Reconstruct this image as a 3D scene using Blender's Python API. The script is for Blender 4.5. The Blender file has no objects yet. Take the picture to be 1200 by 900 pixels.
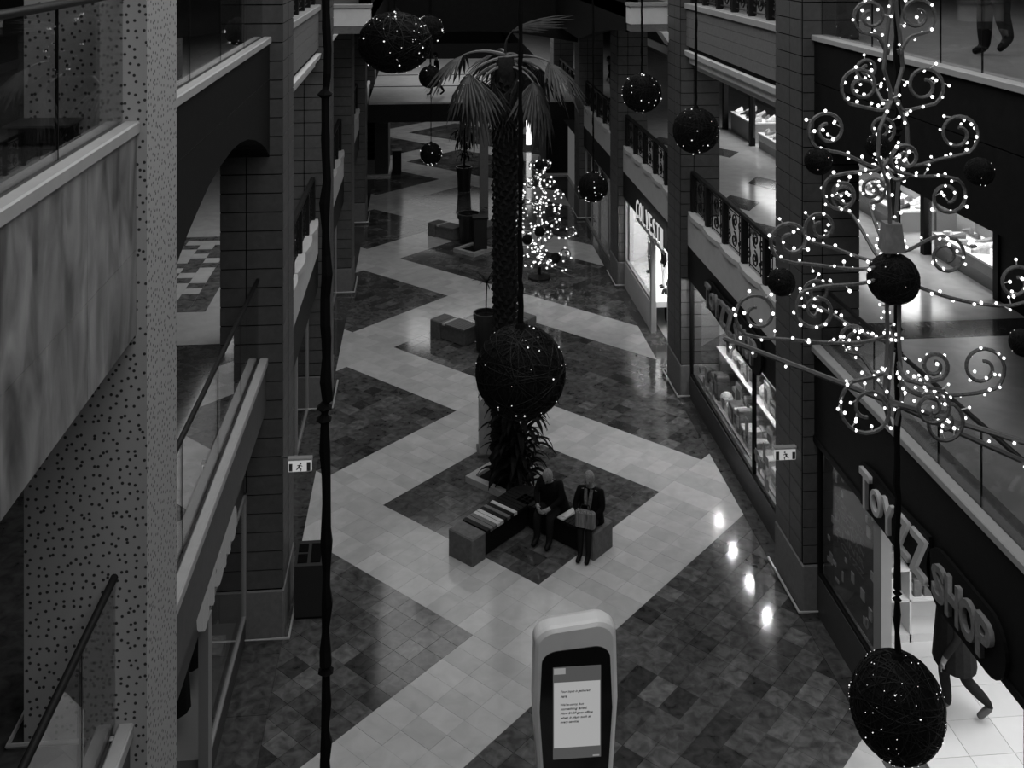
import bpy, bmesh, math, random
from mathutils import Vector, Matrix
random.seed(7)
PI = math.pi
scene = bpy.context.scene
COL = scene.collection

# ------------------------------------------------------------------ camera
F_PX = 1210.0
EYE = 10.4
cam_d = bpy.data.cameras.new('camera')
cam_d.sensor_width = 36.0
cam_d.lens = F_PX / 1200.0 * 36.0
cam_d.shift_y = -520.0 / 1200.0
cam_d.clip_start = 0.05
cam_d.clip_end = 300
cam = bpy.data.objects.new('camera', cam_d)
COL.objects.link(cam)
cam.location = (0, 0, EYE)
cam.rotation_euler = (PI / 2, 0, -math.atan(106.0 / F_PX))
scene.camera = cam

# ------------------------------------------------------------------ world, light, exposure
world = bpy.data.worlds.new('world')
scene.world = world
world.use_nodes = True
wb = world.node_tree.nodes['Background']
wb.inputs[0].default_value = (0.5, 0.5, 0.5, 1)
wb.inputs[1].default_value = 0.02
vs = scene.view_settings
vs.view_transform = 'Standard'
vs.look = 'None'
vs.exposure = 0.0
vs.gamma = 1.0
vs.use_curve_mapping = False


def area(name, loc, sx, sy, power, rot=(0, 0, 0)):
    d = bpy.data.lights.new(name, 'AREA')
    d.shape = 'RECTANGLE'
    d.size = sx
    d.size_y = sy
    d.energy = power
    o = bpy.data.objects.new(name, d)
    COL.objects.link(o)
    o.location = loc
    o.rotation_euler = rot
    return o


# daylight falling through the long glass roof over the atrium
area('skylight', (1.9, 9, 15.0), 7.0, 44.0, 1800)
area('skylight_far', (1.9, 47, 15.0), 7.0, 24.0, 800)

# ------------------------------------------------------------------ materials
MATS = {}


def lin(v):
    v = v / 255.0
    return v / 12.92 if v <= 0.04045 else ((v + 0.055) / 1.055) ** 2.4


def mat(name, g, rough=0.6, metal=0.0, emit=0.0, spec=0.5, var=0.0, scale=4.0, stretch=(1, 1, 1), bump=0.0, detail=5.0, rot=(0, 0, 0)):
    """plain grey procedural material; var = contrast of noise between dark and light grain"""
    m = bpy.data.materials.new(name)
    m.use_nodes = True
    nt = m.node_tree
    b = nt.nodes['Principled BSDF']
    b.inputs['Base Color'].default_value = (g, g, g, 1)
    b.inputs['Roughness'].default_value = rough
    b.inputs['Metallic'].default_value = metal
    b.inputs['Specular IOR Level'].default_value = spec if (g > 0.03 or rough < 0.45 or emit) else 0.12
    if emit:
        b.inputs['Emission Color'].default_value = (1, 1, 1, 1)
        b.inputs['Emission Strength'].default_value = emit
    if var or bump:
        tc = nt.nodes.new('ShaderNodeTexCoord')
        mp = nt.nodes.new('ShaderNodeMapping')
        mp.inputs['Scale'].default_value = stretch
        mp.inputs['Rotation'].default_value = rot
        nz = nt.nodes.new('ShaderNodeTexNoise')
        nz.inputs['Scale'].default_value = scale
        nz.inputs['Detail'].default_value = detail
        nz.inputs['Distortion'].default_value = 0.6
        geo = nt.nodes.new('ShaderNodeNewGeometry')
        nt.links.new(geo.outputs['Position'], mp.inputs['Vector'])
        nt.links.new(mp.outputs[0], nz.inputs['Vector'])
        if var:
            cr = nt.nodes.new('ShaderNodeValToRGB')
            a, c = g * (1 - var), g * (1 + var)
            cr.color_ramp.elements[0].position = 0.3
            cr.color_ramp.elements[1].position = 0.72
            cr.color_ramp.elements[0].color = (a, a, a, 1)
            cr.color_ramp.elements[1].color = (c, c, c, 1)
            nt.links.new(nz.outputs['Fac'], cr.inputs['Fac'])
            nt.links.new(cr.outputs['Color'], b.inputs['Base Color'])
        if bump:
            bp = nt.nodes.new('ShaderNodeBump')
            bp.inputs['Strength'].default_value = bump
            bp.inputs['Distance'].default_value = 0.02
            nt.links.new(nz.outputs['Fac'], bp.inputs['Height'])
            nt.links.new(bp.outputs['Normal'], b.inputs['Normal'])
    MATS[name] = m
    return m


def emis(name, g, s):
    m = mat(name, 0.0, 0.8)
    b = m.node_tree.nodes['Principled BSDF']
    b.inputs['Emission Color'].default_value = (g, g, g, 1)
    b.inputs['Emission Strength'].default_value = s
    return m


def glass_mat(name, tint=0.85, gloss_rough=0.02, boost=1.0):
    m = bpy.data.materials.new(name)
    m.use_nodes = True
    nt = m.node_tree
    for n in list(nt.nodes):
        nt.nodes.remove(n)
    out = nt.nodes.new('ShaderNodeOutputMaterial')
    tr = nt.nodes.new('ShaderNodeBsdfTransparent')
    tr.inputs[0].default_value = (tint, tint, tint, 1)
    gl = nt.nodes.new('ShaderNodeBsdfGlossy')
    gl.inputs['Roughness'].default_value = gloss_rough
    geo = nt.nodes.new('ShaderNodeNewGeometry')
    dt = nt.nodes.new('ShaderNodeVectorMath')
    dt.operation = 'DOT_PRODUCT'
    nt.links.new(geo.outputs['Normal'], dt.inputs[0])
    nt.links.new(geo.outputs['Incoming'], dt.inputs[1])
    def mth(op, a, b_=None):
        n = nt.nodes.new('ShaderNodeMath')
        n.operation = op
        for i, v in enumerate((a, b_)):
            if v is None:
                continue
            if isinstance(v, (int, float)):
                n.inputs[i].default_value = v
            else:
                nt.links.new(v, n.inputs[i])
        return n
    ab = mth('ABSOLUTE', dt.outputs['Value'])
    om = mth('SUBTRACT', 1.0, ab.outputs[0])
    pw = mth('POWER', om.outputs[0], 5.0)
    sc_ = mth('MULTIPLY', pw.outputs[0], 0.96)
    fr = mth('ADD', sc_.outputs[0], 0.04)
    mx = nt.nodes.new('ShaderNodeMixShader')
    mul = nt.nodes.new('ShaderNodeMath')
    mul.operation = 'MULTIPLY'
    mul.inputs[1].default_value = boost
    nt.links.new(fr.outputs[0], mul.inputs[0])
    nt.links.new(mul.outputs[0], mx.inputs[0])
    nt.links.new(tr.outputs[0], mx.inputs[1])
    nt.links.new(gl.outputs[0], mx.inputs[2])
    nt.links.new(mx.outputs[0], out.inputs[0])
    MATS[name] = m
    return m


def perforated(name, g):
    """pale board punched with small dark round holes, patterned across each face"""
    m = mat(name, g, 0.7)
    nt = m.node_tree
    b = nt.nodes['Principled BSDF']
    geo = nt.nodes.new('ShaderNodeNewGeometry')
    sp = nt.nodes.new('ShaderNodeSeparateXYZ')
    nt.links.new(geo.outputs['Position'], sp.inputs[0])
    ad = nt.nodes.new('ShaderNodeMath')
    ad.operation = 'ADD'
    nt.links.new(sp.outputs[0], ad.inputs[0])
    nt.links.new(sp.outputs[1], ad.inputs[1])
    cb = nt.nodes.new('ShaderNodeCombineXYZ')
    nt.links.new(ad.outputs[0], cb.inputs[0])
    nt.links.new(sp.outputs[2], cb.inputs[1])
    vo = nt.nodes.new('ShaderNodeTexVoronoi')
    vo.voronoi_dimensions = '2D'
    vo.inputs['Scale'].default_value = 14.5
    vo.inputs['Randomness'].default_value = 0.75
    nt.links.new(cb.outputs[0], vo.inputs['Vector'])
    cr = nt.nodes.new('ShaderNodeValToRGB')
    cr.color_ramp.elements[0].position = 0.15
    cr.color_ramp.elements[1].position = 0.20
    cr.color_ramp.elements[0].color = (g * .06,) * 3 + (1,)
    cr.color_ramp.elements[1].color = (g, g, g, 1)
    nt.links.new(vo.outputs['Distance'], cr.inputs['Fac'])
    nt.links.new(cr.outputs['Color'], b.inputs['Base Color'])
    return m


DARK_TILES = [mat('dark_marble_tile_%d' % i, g, 0.10, var=0.5, scale=7.0, detail=10)
              for i, g in enumerate((0.040, 0.062, 0.078, 0.098, 0.13))]
LIGHT_TILES = [mat('pale_stone_tile_%d' % i, g, 0.13, spec=0.22, var=0.10, scale=3.5, detail=8) for i, g in enumerate((0.44, 0.47, 0.50, 0.53))]
MID_TILES = [mat('grey_stone_tile_%d' % i, g, 0.35, var=0.15, scale=3, detail=8) for i, g in enumerate((0.30, 0.34))]
SHOP_TILES = [mat('white_shop_tile_%d' % i, g, 0.3, var=0.03, scale=3) for i, g in enumerate((0.72, 0.75))]
mat('grout', 0.05, 0.8)
mat('grout_pale', 0.35, 0.8)
mat('cladding', 0.072, 0.6, var=0.15, scale=9)
mat('cladding_dark', 0.06, 0.6, var=0.15, scale=9)
mat('joint', 0.006, 0.9)
mat('black_fascia', 0.010, 0.55, var=0.2, scale=8)
mat('dark_fascia', 0.045, 0.5, var=0.1, scale=8)
mat('brick_fascia', 0.15, 0.7, var=0.12, scale=14)
mat('grey_fascia', 0.52, 0.6, var=0.06, scale=5)
mat('white_ledge', 0.36, 0.5, var=0.06, scale=6)
mat('cornice', 0.75, 0.55, var=0.05, scale=5)
mat('marble', 0.19, 0.4, var=0.75, scale=2.2, stretch=(1, 1.9, 0.7), rot=(0.75, 0, 0), detail=12)
perforated('perforated', 0.36)
mat('steel', 0.5, 0.3, metal=1.0)
mat('steel_trim', 0.75, 0.35, metal=0.6)
mat('rail_dark', 0.012, 0.5)
mat('iron', 0.012, 0.5)
glass_mat('glass', 0.90, 0.0, 1.4)
glass_mat('shop_glass', 0.93, 0.0, 1.0)
mat('rope', 0.004, 0.9)
mat('ball_wire', 0.015, 0.55)
mat('ball_core', 0.006, 0.8, var=0.5, scale=40, bump=0.8)
emis('twinkle', 1.0, 1.1)
emis('bulb', 1.0, 2.6)
emis('bulb_far', 1.0, 1.6)
mat('bulb_stalk', 0.45, 0.6)
mat('wire_wrap', 0.10, 0.6, var=0.5, scale=60)
mat('wire_bar', 0.10, 0.5)
mat('sleeve', 0.18, 0.6, var=0.3, scale=12)
mat('trunk', 0.013, 0.9, var=0.5, scale=14, bump=0.6)
mat('trunk_scale', 0.018, 0.9, var=0.5, scale=10)
mat('frond', 0.042, 0.6, var=0.4, scale=7)
mat('frond_dry', 0.028, 0.8, var=0.5, scale=7)
mat('petiole', 0.16, 0.6)
mat('leaf_dark', 0.005, 0.6, var=0.4, scale=9)
mat('soil', 0.008, 1.0)
mat('planter_stone', 0.36, 0.6, var=0.15, scale=7)
mat('bench_stone', 0.11, 0.7, var=0.25, scale=12)
mat('bench_dark', 0.008, 0.6)
mat('slat_dark', 0.012, 0.5)
mat('slat_mid', 0.11, 0.5)
mat('slat_light', 0.50, 0.5)
mat('pot', 0.008, 0.4)
mat('kiosk_shell', 0.85, 0.3, var=0.03, scale=3)
mat('kiosk_black', 0.004, 0.15)
emis('screen_page', 0.85, 0.42)
emis('screen_grey', 0.30, 0.25)
emis('screen_tab', 0.7, 0.35)
mat('ink', 0.01, 0.8)
mat('coat_black', 0.004, 0.9)
mat('coat_dark', 0.020, 0.9, var=0.2, scale=20)
mat('trousers_dark', 0.012, 0.9)
mat('skin', 0.22, 0.6)
mat('hair_grey', 0.20, 0.8, var=0.4, scale=60)
mat('hair_dark', 0.02, 0.8)
mat('shoe_black', 0.006, 0.5)
mat('shoe_grey', 0.10, 0.6)
mat('scarf', 0.12, 0.9, var=0.5, scale=30)
mat('bag_stripe', 0.16, 0.8, var=0.8, scale=9, stretch=(7, 7, .4))
mat('paper', 0.55, 0.7)
mat('bin', 0.03, 0.5)
mat('bin_hole', 0.002, 0.9)
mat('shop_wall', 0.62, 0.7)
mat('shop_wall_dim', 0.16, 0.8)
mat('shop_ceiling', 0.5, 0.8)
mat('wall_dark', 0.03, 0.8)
mat('display_plinth', 0.25, 0.6)
mat('toy_backdrop', 0.28, 0.7, var=0.95, scale=7, detail=3)
mat('display_white', 0.75, 0.5)
mat('frame_black', 0.008, 0.5)
mat('frame_metal', 0.33, 0.4, metal=0.3)
emis('sign_white', 1.0, 0.55)
emis('sign_letter', 1.0, 0.10)
emis('sign_letter_dim', 1.0, 0.035)
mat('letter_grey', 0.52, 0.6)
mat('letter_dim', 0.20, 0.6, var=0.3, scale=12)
mat('letter_back', 0.006, 0.6)
emis('exit_white', 1.0, 0.4)
emis('exit_dim', 1.0, 0.12)
emis('lamp', 1.0, 1200.0)
emis('strip_light', 1.0, 1.6)
emis('lit_wall_glow', 1.0, 0.08)  # faint emission in place of lamplight on shop walls
GREYS = [mat('toy_grey_%d' % i, g, 0.5, var=0.3, scale=15) for i, g in enumerate((0.02, 0.06, 0.14, 0.28, 0.5, 0.75))]


def M(x):
    return MATS[x] if isinstance(x, str) else x


# ------------------------------------------------------------------ mesh helpers
class MB:
    def __init__(self):
        self.v = []
        self.f = []
        self.m = []

    def add(self, vs, fs, mi=0):
        o = len(self.v)
        self.v += [tuple(p) for p in vs]
        self.f += [tuple(i + o for i in f) for f in fs]
        self.m += [mi] * len(fs)
        return self

    def box(self, x0, x1, y0, y1, z0, z1, mi=0):
        p = [(x0, y0, z0), (x1, y0, z0), (x1, y1, z0), (x0, y1, z0), (x0, y0, z1), (x1, y0, z1), (x1, y1, z1), (x0, y1, z1)]
        return self.add(p, [(0, 3, 2, 1), (4, 5, 6, 7), (0, 1, 5, 4), (1, 2, 6, 5), (2, 3, 7, 6), (3, 0, 4, 7)], mi)

    def bbox(self, x0, x1, y0, y1, z0, z1, b=0.02, mi=0):
        """box with chamfered vertical and top edges"""
        def ring(x0, x1, y0, y1, z, c):
            return [(x0 + c, y0, z), (x1 - c, y0, z), (x1, y0 + c, z), (x1, y1 - c, z), (x1 - c, y1, z), (x0 + c, y1, z), (x0, y1 - c, z), (x0, y0 + c, z)]
        rs = [ring(x0, x1, y0, y1, z0, b), ring(x0, x1, y0, y1, z1 - b, b), ring(x0 + b, x1 - b, y0 + b, y1 - b, z1, b * .6)]
        return self.loft(rs, mi)

    def loft(self, rings, mi=0, cap=True, closed=True):
        n = len(rings[0])
        vs = [p for r in rings for p in r]
        fs = []
        for k in range(len(rings) - 1):
            for i in range(n if closed else n - 1):
                j = (i + 1) % n
                fs.append((k * n + i, k * n + j, (k + 1) * n + j, (k + 1) * n + i))
        if cap:
            fs.append(tuple(range(n - 1, -1, -1)))
            fs.append(tuple((len(rings) - 1) * n + i for i in range(n)))
        return self.add(vs, fs, mi)

    def tube(self, pts, r, n=6, mi=0, cap=True):
        pts = [Vector(p) for p in pts]
        rr = r if isinstance(r, (list, tuple)) else [r] * len(pts)
        rings = []
        up = Vector((0, 0, 1))
        t0 = (pts[1] - pts[0]).normalized()
        ref = up if abs(t0.z) < 0.9 else Vector((1, 0, 0))
        a = t0.cross(ref).normalized()
        for k, p in enumerate(pts):
            t = (pts[min(k + 1, len(pts) - 1)] - pts[max(k - 1, 0)])
            if t.length < 1e-9:
                t = t0.copy()
            t.normalize()
            a = (a - t * a.dot(t))
            if a.length < 1e-6:
                a = t.orthogonal()
            a.normalize()
            b = t.cross(a)
            rings.append([p + (a * math.cos(2 * PI * i / n) + b * math.sin(2 * PI * i / n)) * rr[k] for i in range(n)])
        return self.loft(rings, mi, cap)

    def lathe(self, prof, n=16, c=(0, 0, 0), mi=0):
        rings = [[(c[0] + r * math.cos(2 * PI * i / n), c[1] + r * math.sin(2 * PI * i / n), c[2] + z) for i in range(n)] for r, z in prof]
        return self.loft(rings, mi)

    def sphere(self, c, r, n=12, m=8, mi=0, sc=(1, 1, 1)):
        prof = [(max(1e-4, math.sin(PI * k / m)), -math.cos(PI * k / m)) for k in range(m + 1)]
        rings = [[(c[0] + r * sc[0] * q * math.cos(2 * PI * i / n), c[1] + r * sc[1] * q * math.sin(2 * PI * i / n), c[2] + r * sc[2] * z) for i in range(n)] for q, z in prof]
        return self.loft(rings, mi)

    def octa(self, c, r, mi=0):
        x, y, z = c
        return self.add([(x + r, y, z), (x - r, y, z), (x, y + r, z), (x, y - r, z), (x, y, z + r), (x, y, z - r)],
                        [(0, 2, 4), (2, 1, 4), (1, 3, 4), (3, 0, 4), (2, 0, 5), (1, 2, 5), (3, 1, 5), (0, 3, 5)], mi)

    def prism_x(self, poly, x0, x1, mi=0):
        """poly of (y,z) extruded along x"""
        return self.loft([[(x0, y, z) for y, z in poly], [(x1, y, z) for y, z in poly]], mi)

    def prism_y(self, poly, y0, y1, mi=0):
        return self.loft([[(x, y0, z) for x, z in poly], [(x, y1, z) for x, z in poly]], mi)

    def prism_z(self, poly, z0, z1, mi=0):
        return self.loft([[(x, y, z0) for x, y in poly], [(x, y, z1) for x, y in poly]], mi)

    def xf(self, mtx, start=0):
        for i in range(start, len(self.v)):
            self.v[i] = tuple(mtx @ Vector(self.v[i]))
        return self

    def mesh(self, name, mats, smooth=False):
        me = bpy.data.meshes.new(name)
        me.from_pydata(self.v, [], self.f)
        bm = bmesh.new()
        bm.from_mesh(me)
        bmesh.ops.recalc_face_normals(bm, faces=bm.faces)
        bm.to_mesh(me)
        bm.free()
        if not isinstance(mats, (list, tuple)):
            mats = [mats]
        for m in mats:
            me.materials.append(M(m))
        if len(mats) > 1 and len(me.polygons) == len(self.m):
            me.polygons.foreach_set('material_index', self.m)
        if smooth:
            me.polygons.foreach_set('use_smooth', [True] * len(me.polygons))
        return me

    def build(self, name, mats, parent=None, smooth=False, **tags):
        return link(name, self.mesh(name, mats, smooth), parent, **tags)


def setparent(o, parent):
    if parent is not None:
        o.parent = parent
        o.matrix_parent_inverse = parent.matrix_basis.inverted()


def link(name, me, parent=None, label=None, cat=None, group=None, kind=None, loc=None):
    o = bpy.data.objects.new(name, me)
    COL.objects.link(o)
    if loc is not None:
        o.location = loc
    setparent(o, parent)
    tag(o, label, cat, group, kind)
    return o


def tag(o, label=None, cat=None, group=None, kind=None):
    if label:
        o['label'] = label
    if cat:
        o['category'] = cat
    if group:
        o['group'] = group
    if kind:
        o['kind'] = kind
    return o


def thing(name, label, cat, loc=(0, 0, 0), rz=0.0, group=None, kind=None):
    o = bpy.data.objects.new(name, None)
    COL.objects.link(o)
    o.empty_display_size = 0.1
    o.location = loc
    o.rotation_euler = (0, 0, rz)
    return tag(o, label, cat, group, kind)


def copy_tree(o, parent=None):
    c = o.copy()
    COL.objects.link(c)
    if parent is not None:
        c.parent = parent
    for ch in list(o.children):
        copy_tree(ch, c)
    return c


def place(o, loc, rz=0.0, sc=1.0, label=None, group=None):
    o.location = loc
    o.rotation_euler = (0, 0, rz)
    o.scale = (sc, sc, sc) if not isinstance(sc, tuple) else sc
    if label:
        o['label'] = label
    if group:
        o['group'] = group
    return o


def struct(name, mb, mats, label=None, parent=None, smooth=False):
    return mb.build(name, mats, parent, smooth, label=label, kind='structure' if parent is None else None)


def text_mesh(body, size, extrude, offset=0.0, shear=0.0, bold=0.0, align='LEFT'):
    cu = bpy.data.curves.new('lettering', 'FONT')
    cu.body = body
    cu.size = size
    cu.extrude = extrude
    cu.offset = offset
    cu.shear = shear
    cu.align_x = align
    cu.resolution_u = 3
    cu.fill_mode = 'BOTH'
    o = bpy.data.objects.new('tmp', cu)
    COL.objects.link(o)
    dg = bpy.context.evaluated_depsgraph_get()
    me = bpy.data.meshes.new_from_object(o.evaluated_get(dg))
    bpy.data.objects.remove(o)
    bpy.data.curves.remove(cu)
    me.materials.clear()
    return me


def text_part(name, body, width, height, origin, frame, mats, parent, extrude=0.03, offset=0.0, shear=0.0, space=None):
    """lettering scaled to width x height, standing at origin in the axes (ex, ey, ez) = frame"""
    me = text_mesh(body, 1.0, 0.5, offset, shear)
    xs = [v.co.x for v in me.vertices]
    ys = [v.co.y for v in me.vertices]
    x0, x1, y0, y1 = min(xs), max(xs), min(ys), max(ys)
    ex, ey, ez = [Vector(a) for a in frame]
    sx = width / (x1 - x0) if width else height / (y1 - y0)
    sy = height / (y1 - y0)
    for v in me.vertices:
        c = v.co
        v.co = Vector(origin) + ex * (c.x - x0) * sx + ey * (c.y - y0) * sy + ez * (c.z * 2) * extrude
    me.materials.append(M(mats))
    return link(name, me, parent)


ON_RIGHT = ((0, -1, 0), (0, 0, 1), (-1, 0, 0))   # lettering on a wall facing -X
ON_LEFT = ((0, 1, 0), (0, 0, 1), (1, 0, 0))      # lettering on a wall facing +X
# ================================================================== STRUCTURE
XL, XR = -2.3, 6.05            # gallery fronts
CL, CR = -2.05, 5.87           # column faces towards the aisle
Z1, Z2, Z3 = 4.1, 8.85, 13.3   # gallery floors
COLY = [15.6 + 7.55 * k for k in range(5)]
CD = 1.25                      # column depth along the aisle

# ---- ground floor: diagonal tiles, pale bands around dark squares
floor = struct('floor', MB().box(-12, 16, 2, 82, -0.3, -0.03), 'grout', 'ground floor of the mall, pale zigzag bands round dark marble diamonds')
S2 = math.sqrt(0.5)
FC = Vector((1.88, 19.15))
ND = 11
TILE = 3.66 / ND
NB = 3
PER = 7.4 * S2
BAND = PER - ND * TILE
edges = []
for k in range(-6, 16):
    o = k * PER - ND * TILE / 2
    for i in range(ND):
        edges.append((o + i * TILE, o + (i + 1) * TILE, True))
    for i in range(NB):
        edges.append((o + ND * TILE + i * BAND / NB, o + ND * TILE + (i + 1) * BAND / NB, False))
FX0, FX1, FY0, FY1 = -2.06, 5.81, 10.5, 79.0


def clip(poly, axis, lim, keep_less):
    out = []
    for i in range(len(poly)):
        a, b = poly[i], poly[(i + 1) % len(poly)]
        ina = (a[axis] <= lim) if keep_less else (a[axis] >= lim)
        inb = (b[axis] <= lim) if keep_less else (b[axis] >= lim)
        if ina:
            out.append(a)
        if ina != inb:
            t = (lim - a[axis]) / (b[axis] - a[axis])
            out.append((a[0] + t * (b[0] - a[0]), a[1] + t * (b[1] - a[1])))
    return out


tiles = []
for (u0, u1, ud) in edges:
    for (v0, v1, vd) in edges:
        cu, cv = (u0 + u1) / 2, (v0 + v1) / 2
        cx, cy = FC.x + (cu - cv) * S2, FC.y + (cu + cv) * S2
        if not (FX0 - .6 < cx < FX1 + .6 and FY0 - .6 < cy < FY1 + .6):
            continue
        g = 0.0025 if (ud and vd) else 0.0012
        poly = [(FC.x + (a - b) * S2, FC.y + (a + b) * S2) for a, b in ((u0 + g, v0 + g), (u1 - g, v0 + g), (u1 - g, v1 - g), (u0 + g, v1 - g))]
        full = all(FX0 <= p[0] <= FX1 and FY0 <= p[1] <= FY1 for p in poly)
        if not full:
            for ax, lim, kl in ((0, FX0, False), (0, FX1, True), (1, FY0, False), (1, FY1, True)):
                if poly:
                    poly = clip(poly, ax, lim, kl)
            if len(poly) < 3:
                continue
        # falling bands run right across from the first rising band on; farther rising bands stop where they meet a falling one
        u_light = not ud and cv > -PER / 2 - BAND * .4
        vc = (math.floor((cv - ND * TILE / 2) / PER)) * PER + ND * TILE / 2 + BAND / 2
        v_light = not vd and (vc < 0 or cu < vc + BAND / 2)
        dark = not (u_light or v_light)
        h = 0.0 if not dark else -0.0
        tiles.append((cy, cx, poly, full, dark, (round(u1 - u0, 3), round(v1 - v0, 3))))
tiles.sort(key=lambda t: (t[0] < 12.3, t[0]))
rt = random.Random(3)
cache = {}
far_tiles = MB()
for n, (cy, cx, poly, full, dark, key) in enumerate(tiles):
    vi = rt.choice((0, 1, 1, 2, 2, 2, 3, 3, 4)) if dark else rt.randrange(4)
    z1 = rt.choice((0.0, 0.0, 0.0008, -0.0006))
    if n < 300:
        mt = DARK_TILES[vi] if dark else LIGHT_TILES[vi]
        if full:
            k2 = (key, dark, vi)
            if k2 not in cache:
                cache[k2] = MB().prism_z([(p[0] - cx, p[1] - cy) for p in poly], -0.03, 0).mesh('tile', mt)
            link('tile', cache[k2], floor, loc=(cx, cy, z1))
        else:
            o = MB().prism_z([(p[0] - cx, p[1] - cy) for p in poly], -0.03, 0).build('tile', mt)
            o.location = (cx, cy, z1)
            setparent(o, floor)
    else:
        far_tiles.prism_z(poly, -0.03, z1, vi if dark else 5 + vi)
far_tiles.build('paving', DARK_TILES + LIGHT_TILES, floor, kind='stuff')
# straight border strips beside the zigzag
for x0, x1 in ((-2.75, FX0 - .005), (FX1 + .005, 6.35)):
    y = 10.5
    while y < 60:
        MB().box(x0, x1, y + .004, y + 1.2 - .004, -0.03, 0).build('border_tile', DARK_TILES[rt.choice((0, 1, 1))], floor)
        y += 1.2
MB().box(-11.9, -2.76, 3, 79, -0.03, 0).build('shop_floor', DARK_TILES[1], floor)
MB().box(6.36, 15.9, 15.0, 79, -0.03, 0).build('shop_floor', MID_TILES[0], floor)
# white tiles of the toy shop floor
wt = [MB().box(-.296, .296, -.296, .296, -.03, 0).mesh('white_tile', m) for m in SHOP_TILES]
MB().box(6.36, 12, 8, 14.99, -0.028, -0.006).build('white_tile_bed', 'grout_pale', floor)
for i in range(8):
    for j in range(11):
        link('white_tile', wt[(i + j) % 2], floor, loc=(6.36 + .3 + i * .6, 8.7 + j * .6, 0))

# ---- gallery slabs
f1l = struct('floor_left_first_gallery', MB().box(-12, XL - .14, 2, 82, 3.3, Z1 - .03), 'dark_fascia', 'first gallery floor on the left')
f1r = struct('floor_right_first_gallery', MB().box(XR + .11, 16, 2, 82, 3.3, Z1 - .03), 'dark_fascia', 'first gallery floor on the right')
f2l = struct('floor_left_second_gallery', MB().box(-12, XL - .14, 2, 82, 8.4, Z2 - .02), 'dark_fascia', 'second gallery floor on the left')
f2r = struct('floor_right_second_gallery', MB().box(XR + .11, 16, 2, 82, 8.4, Z2 - .02), 'dark_fascia', 'second gallery floor on the right')
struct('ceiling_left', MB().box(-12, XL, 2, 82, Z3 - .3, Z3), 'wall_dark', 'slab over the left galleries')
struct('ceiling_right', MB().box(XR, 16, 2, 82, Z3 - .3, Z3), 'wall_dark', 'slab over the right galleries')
MB().box(-11.9, XL - .14, 3, 16.45, Z1 - .03, Z1).build('dark_paving', DARK_TILES[1], f1l)
MB().box(-11.9, XL - .14, 16.46, 79, Z1 - .03, Z1).build('pale_paving', LIGHT_TILES[1], f1l)
MB().box(XR + .11, 15.9, 3, 15.7, Z1 - .03, Z1).build('grey_paving', MID_TILES[1], f1r)
MB().box(XR + .11, 15.9, 15.71, 16.4, Z1 - .03, Z1).build('dark_paving', DARK_TILES[1], f1r)
MB().box(XR + .11, 15.9, 16.41, 79, Z1 - .03, Z1).build('pale_paving', LIGHT_TILES[2], f1r)
MB().box(-11.9, XL - .14, 3, 79, Z2 - .02, Z2).build('dark_paving', DARK_TILES[2], f2l)
MB().box(XR + .11, 15.9, 3, 79, Z2 - .02, Z2).build('grey_paving', MID_TILES[0], f2r)
# mosaic of pale crosses on the left first gallery
cl_, cd_ = [MB().box(-.148, .148, -.148, .148, 0, .004).mesh('mosaic_tile', m) for m in (LIGHT_TILES[3], DARK_TILES[4])]
for i in range(9):
    for j in range(15):
        a, b = (2 * i + j), (2 * j - i)
        best = None
        for pa in range(-9, 12):
            for pb in range(-9, 12):
                if abs(i - (2 * pa - pb)) + abs(j - (pa + 2 * pb)) <= 1:
                    best = (pa, pb)
        dk = best is not None and (best[0] + best[1]) % 2 == 0 or i == 8 or j == 0 or j == 14
        link('mosaic_tile', cd_ if dk else cl_, f1l, loc=(-6.2 + i * .3, 18.05 + j * .3, Z1 + .001))
dm = MB().prism_z([(-.5, 0), (0, -.75), (.5, 0), (0, .75)], 0, .004).mesh('inlay_tile', DARK_TILES[3])
for x, y in ((7.6, 24.2), (8.9, 26.1), (7.6, 28), (8.9, 30), (7.4, 21.8), (7.6, 31.8)):
    link('inlay_tile', dm, f1r, loc=(x, y, Z1 + .001))

# ---- outer walls
struct('wall_left', MB().box(-12.3, -12, 2, 82, 0, 14), 'wall_dark', 'back wall of the left side')
struct('wall_right', MB().box(16, 16.3, 2, 82, 0, 14), 'wall_dark', 'back wall of the right side')
struct('wall_far', MB().box(-12, 16, 82, 82.3, 0, 14), 'wall_dark', 'far end wall of the mall')

# ---- columns with coursed cladding


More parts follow.
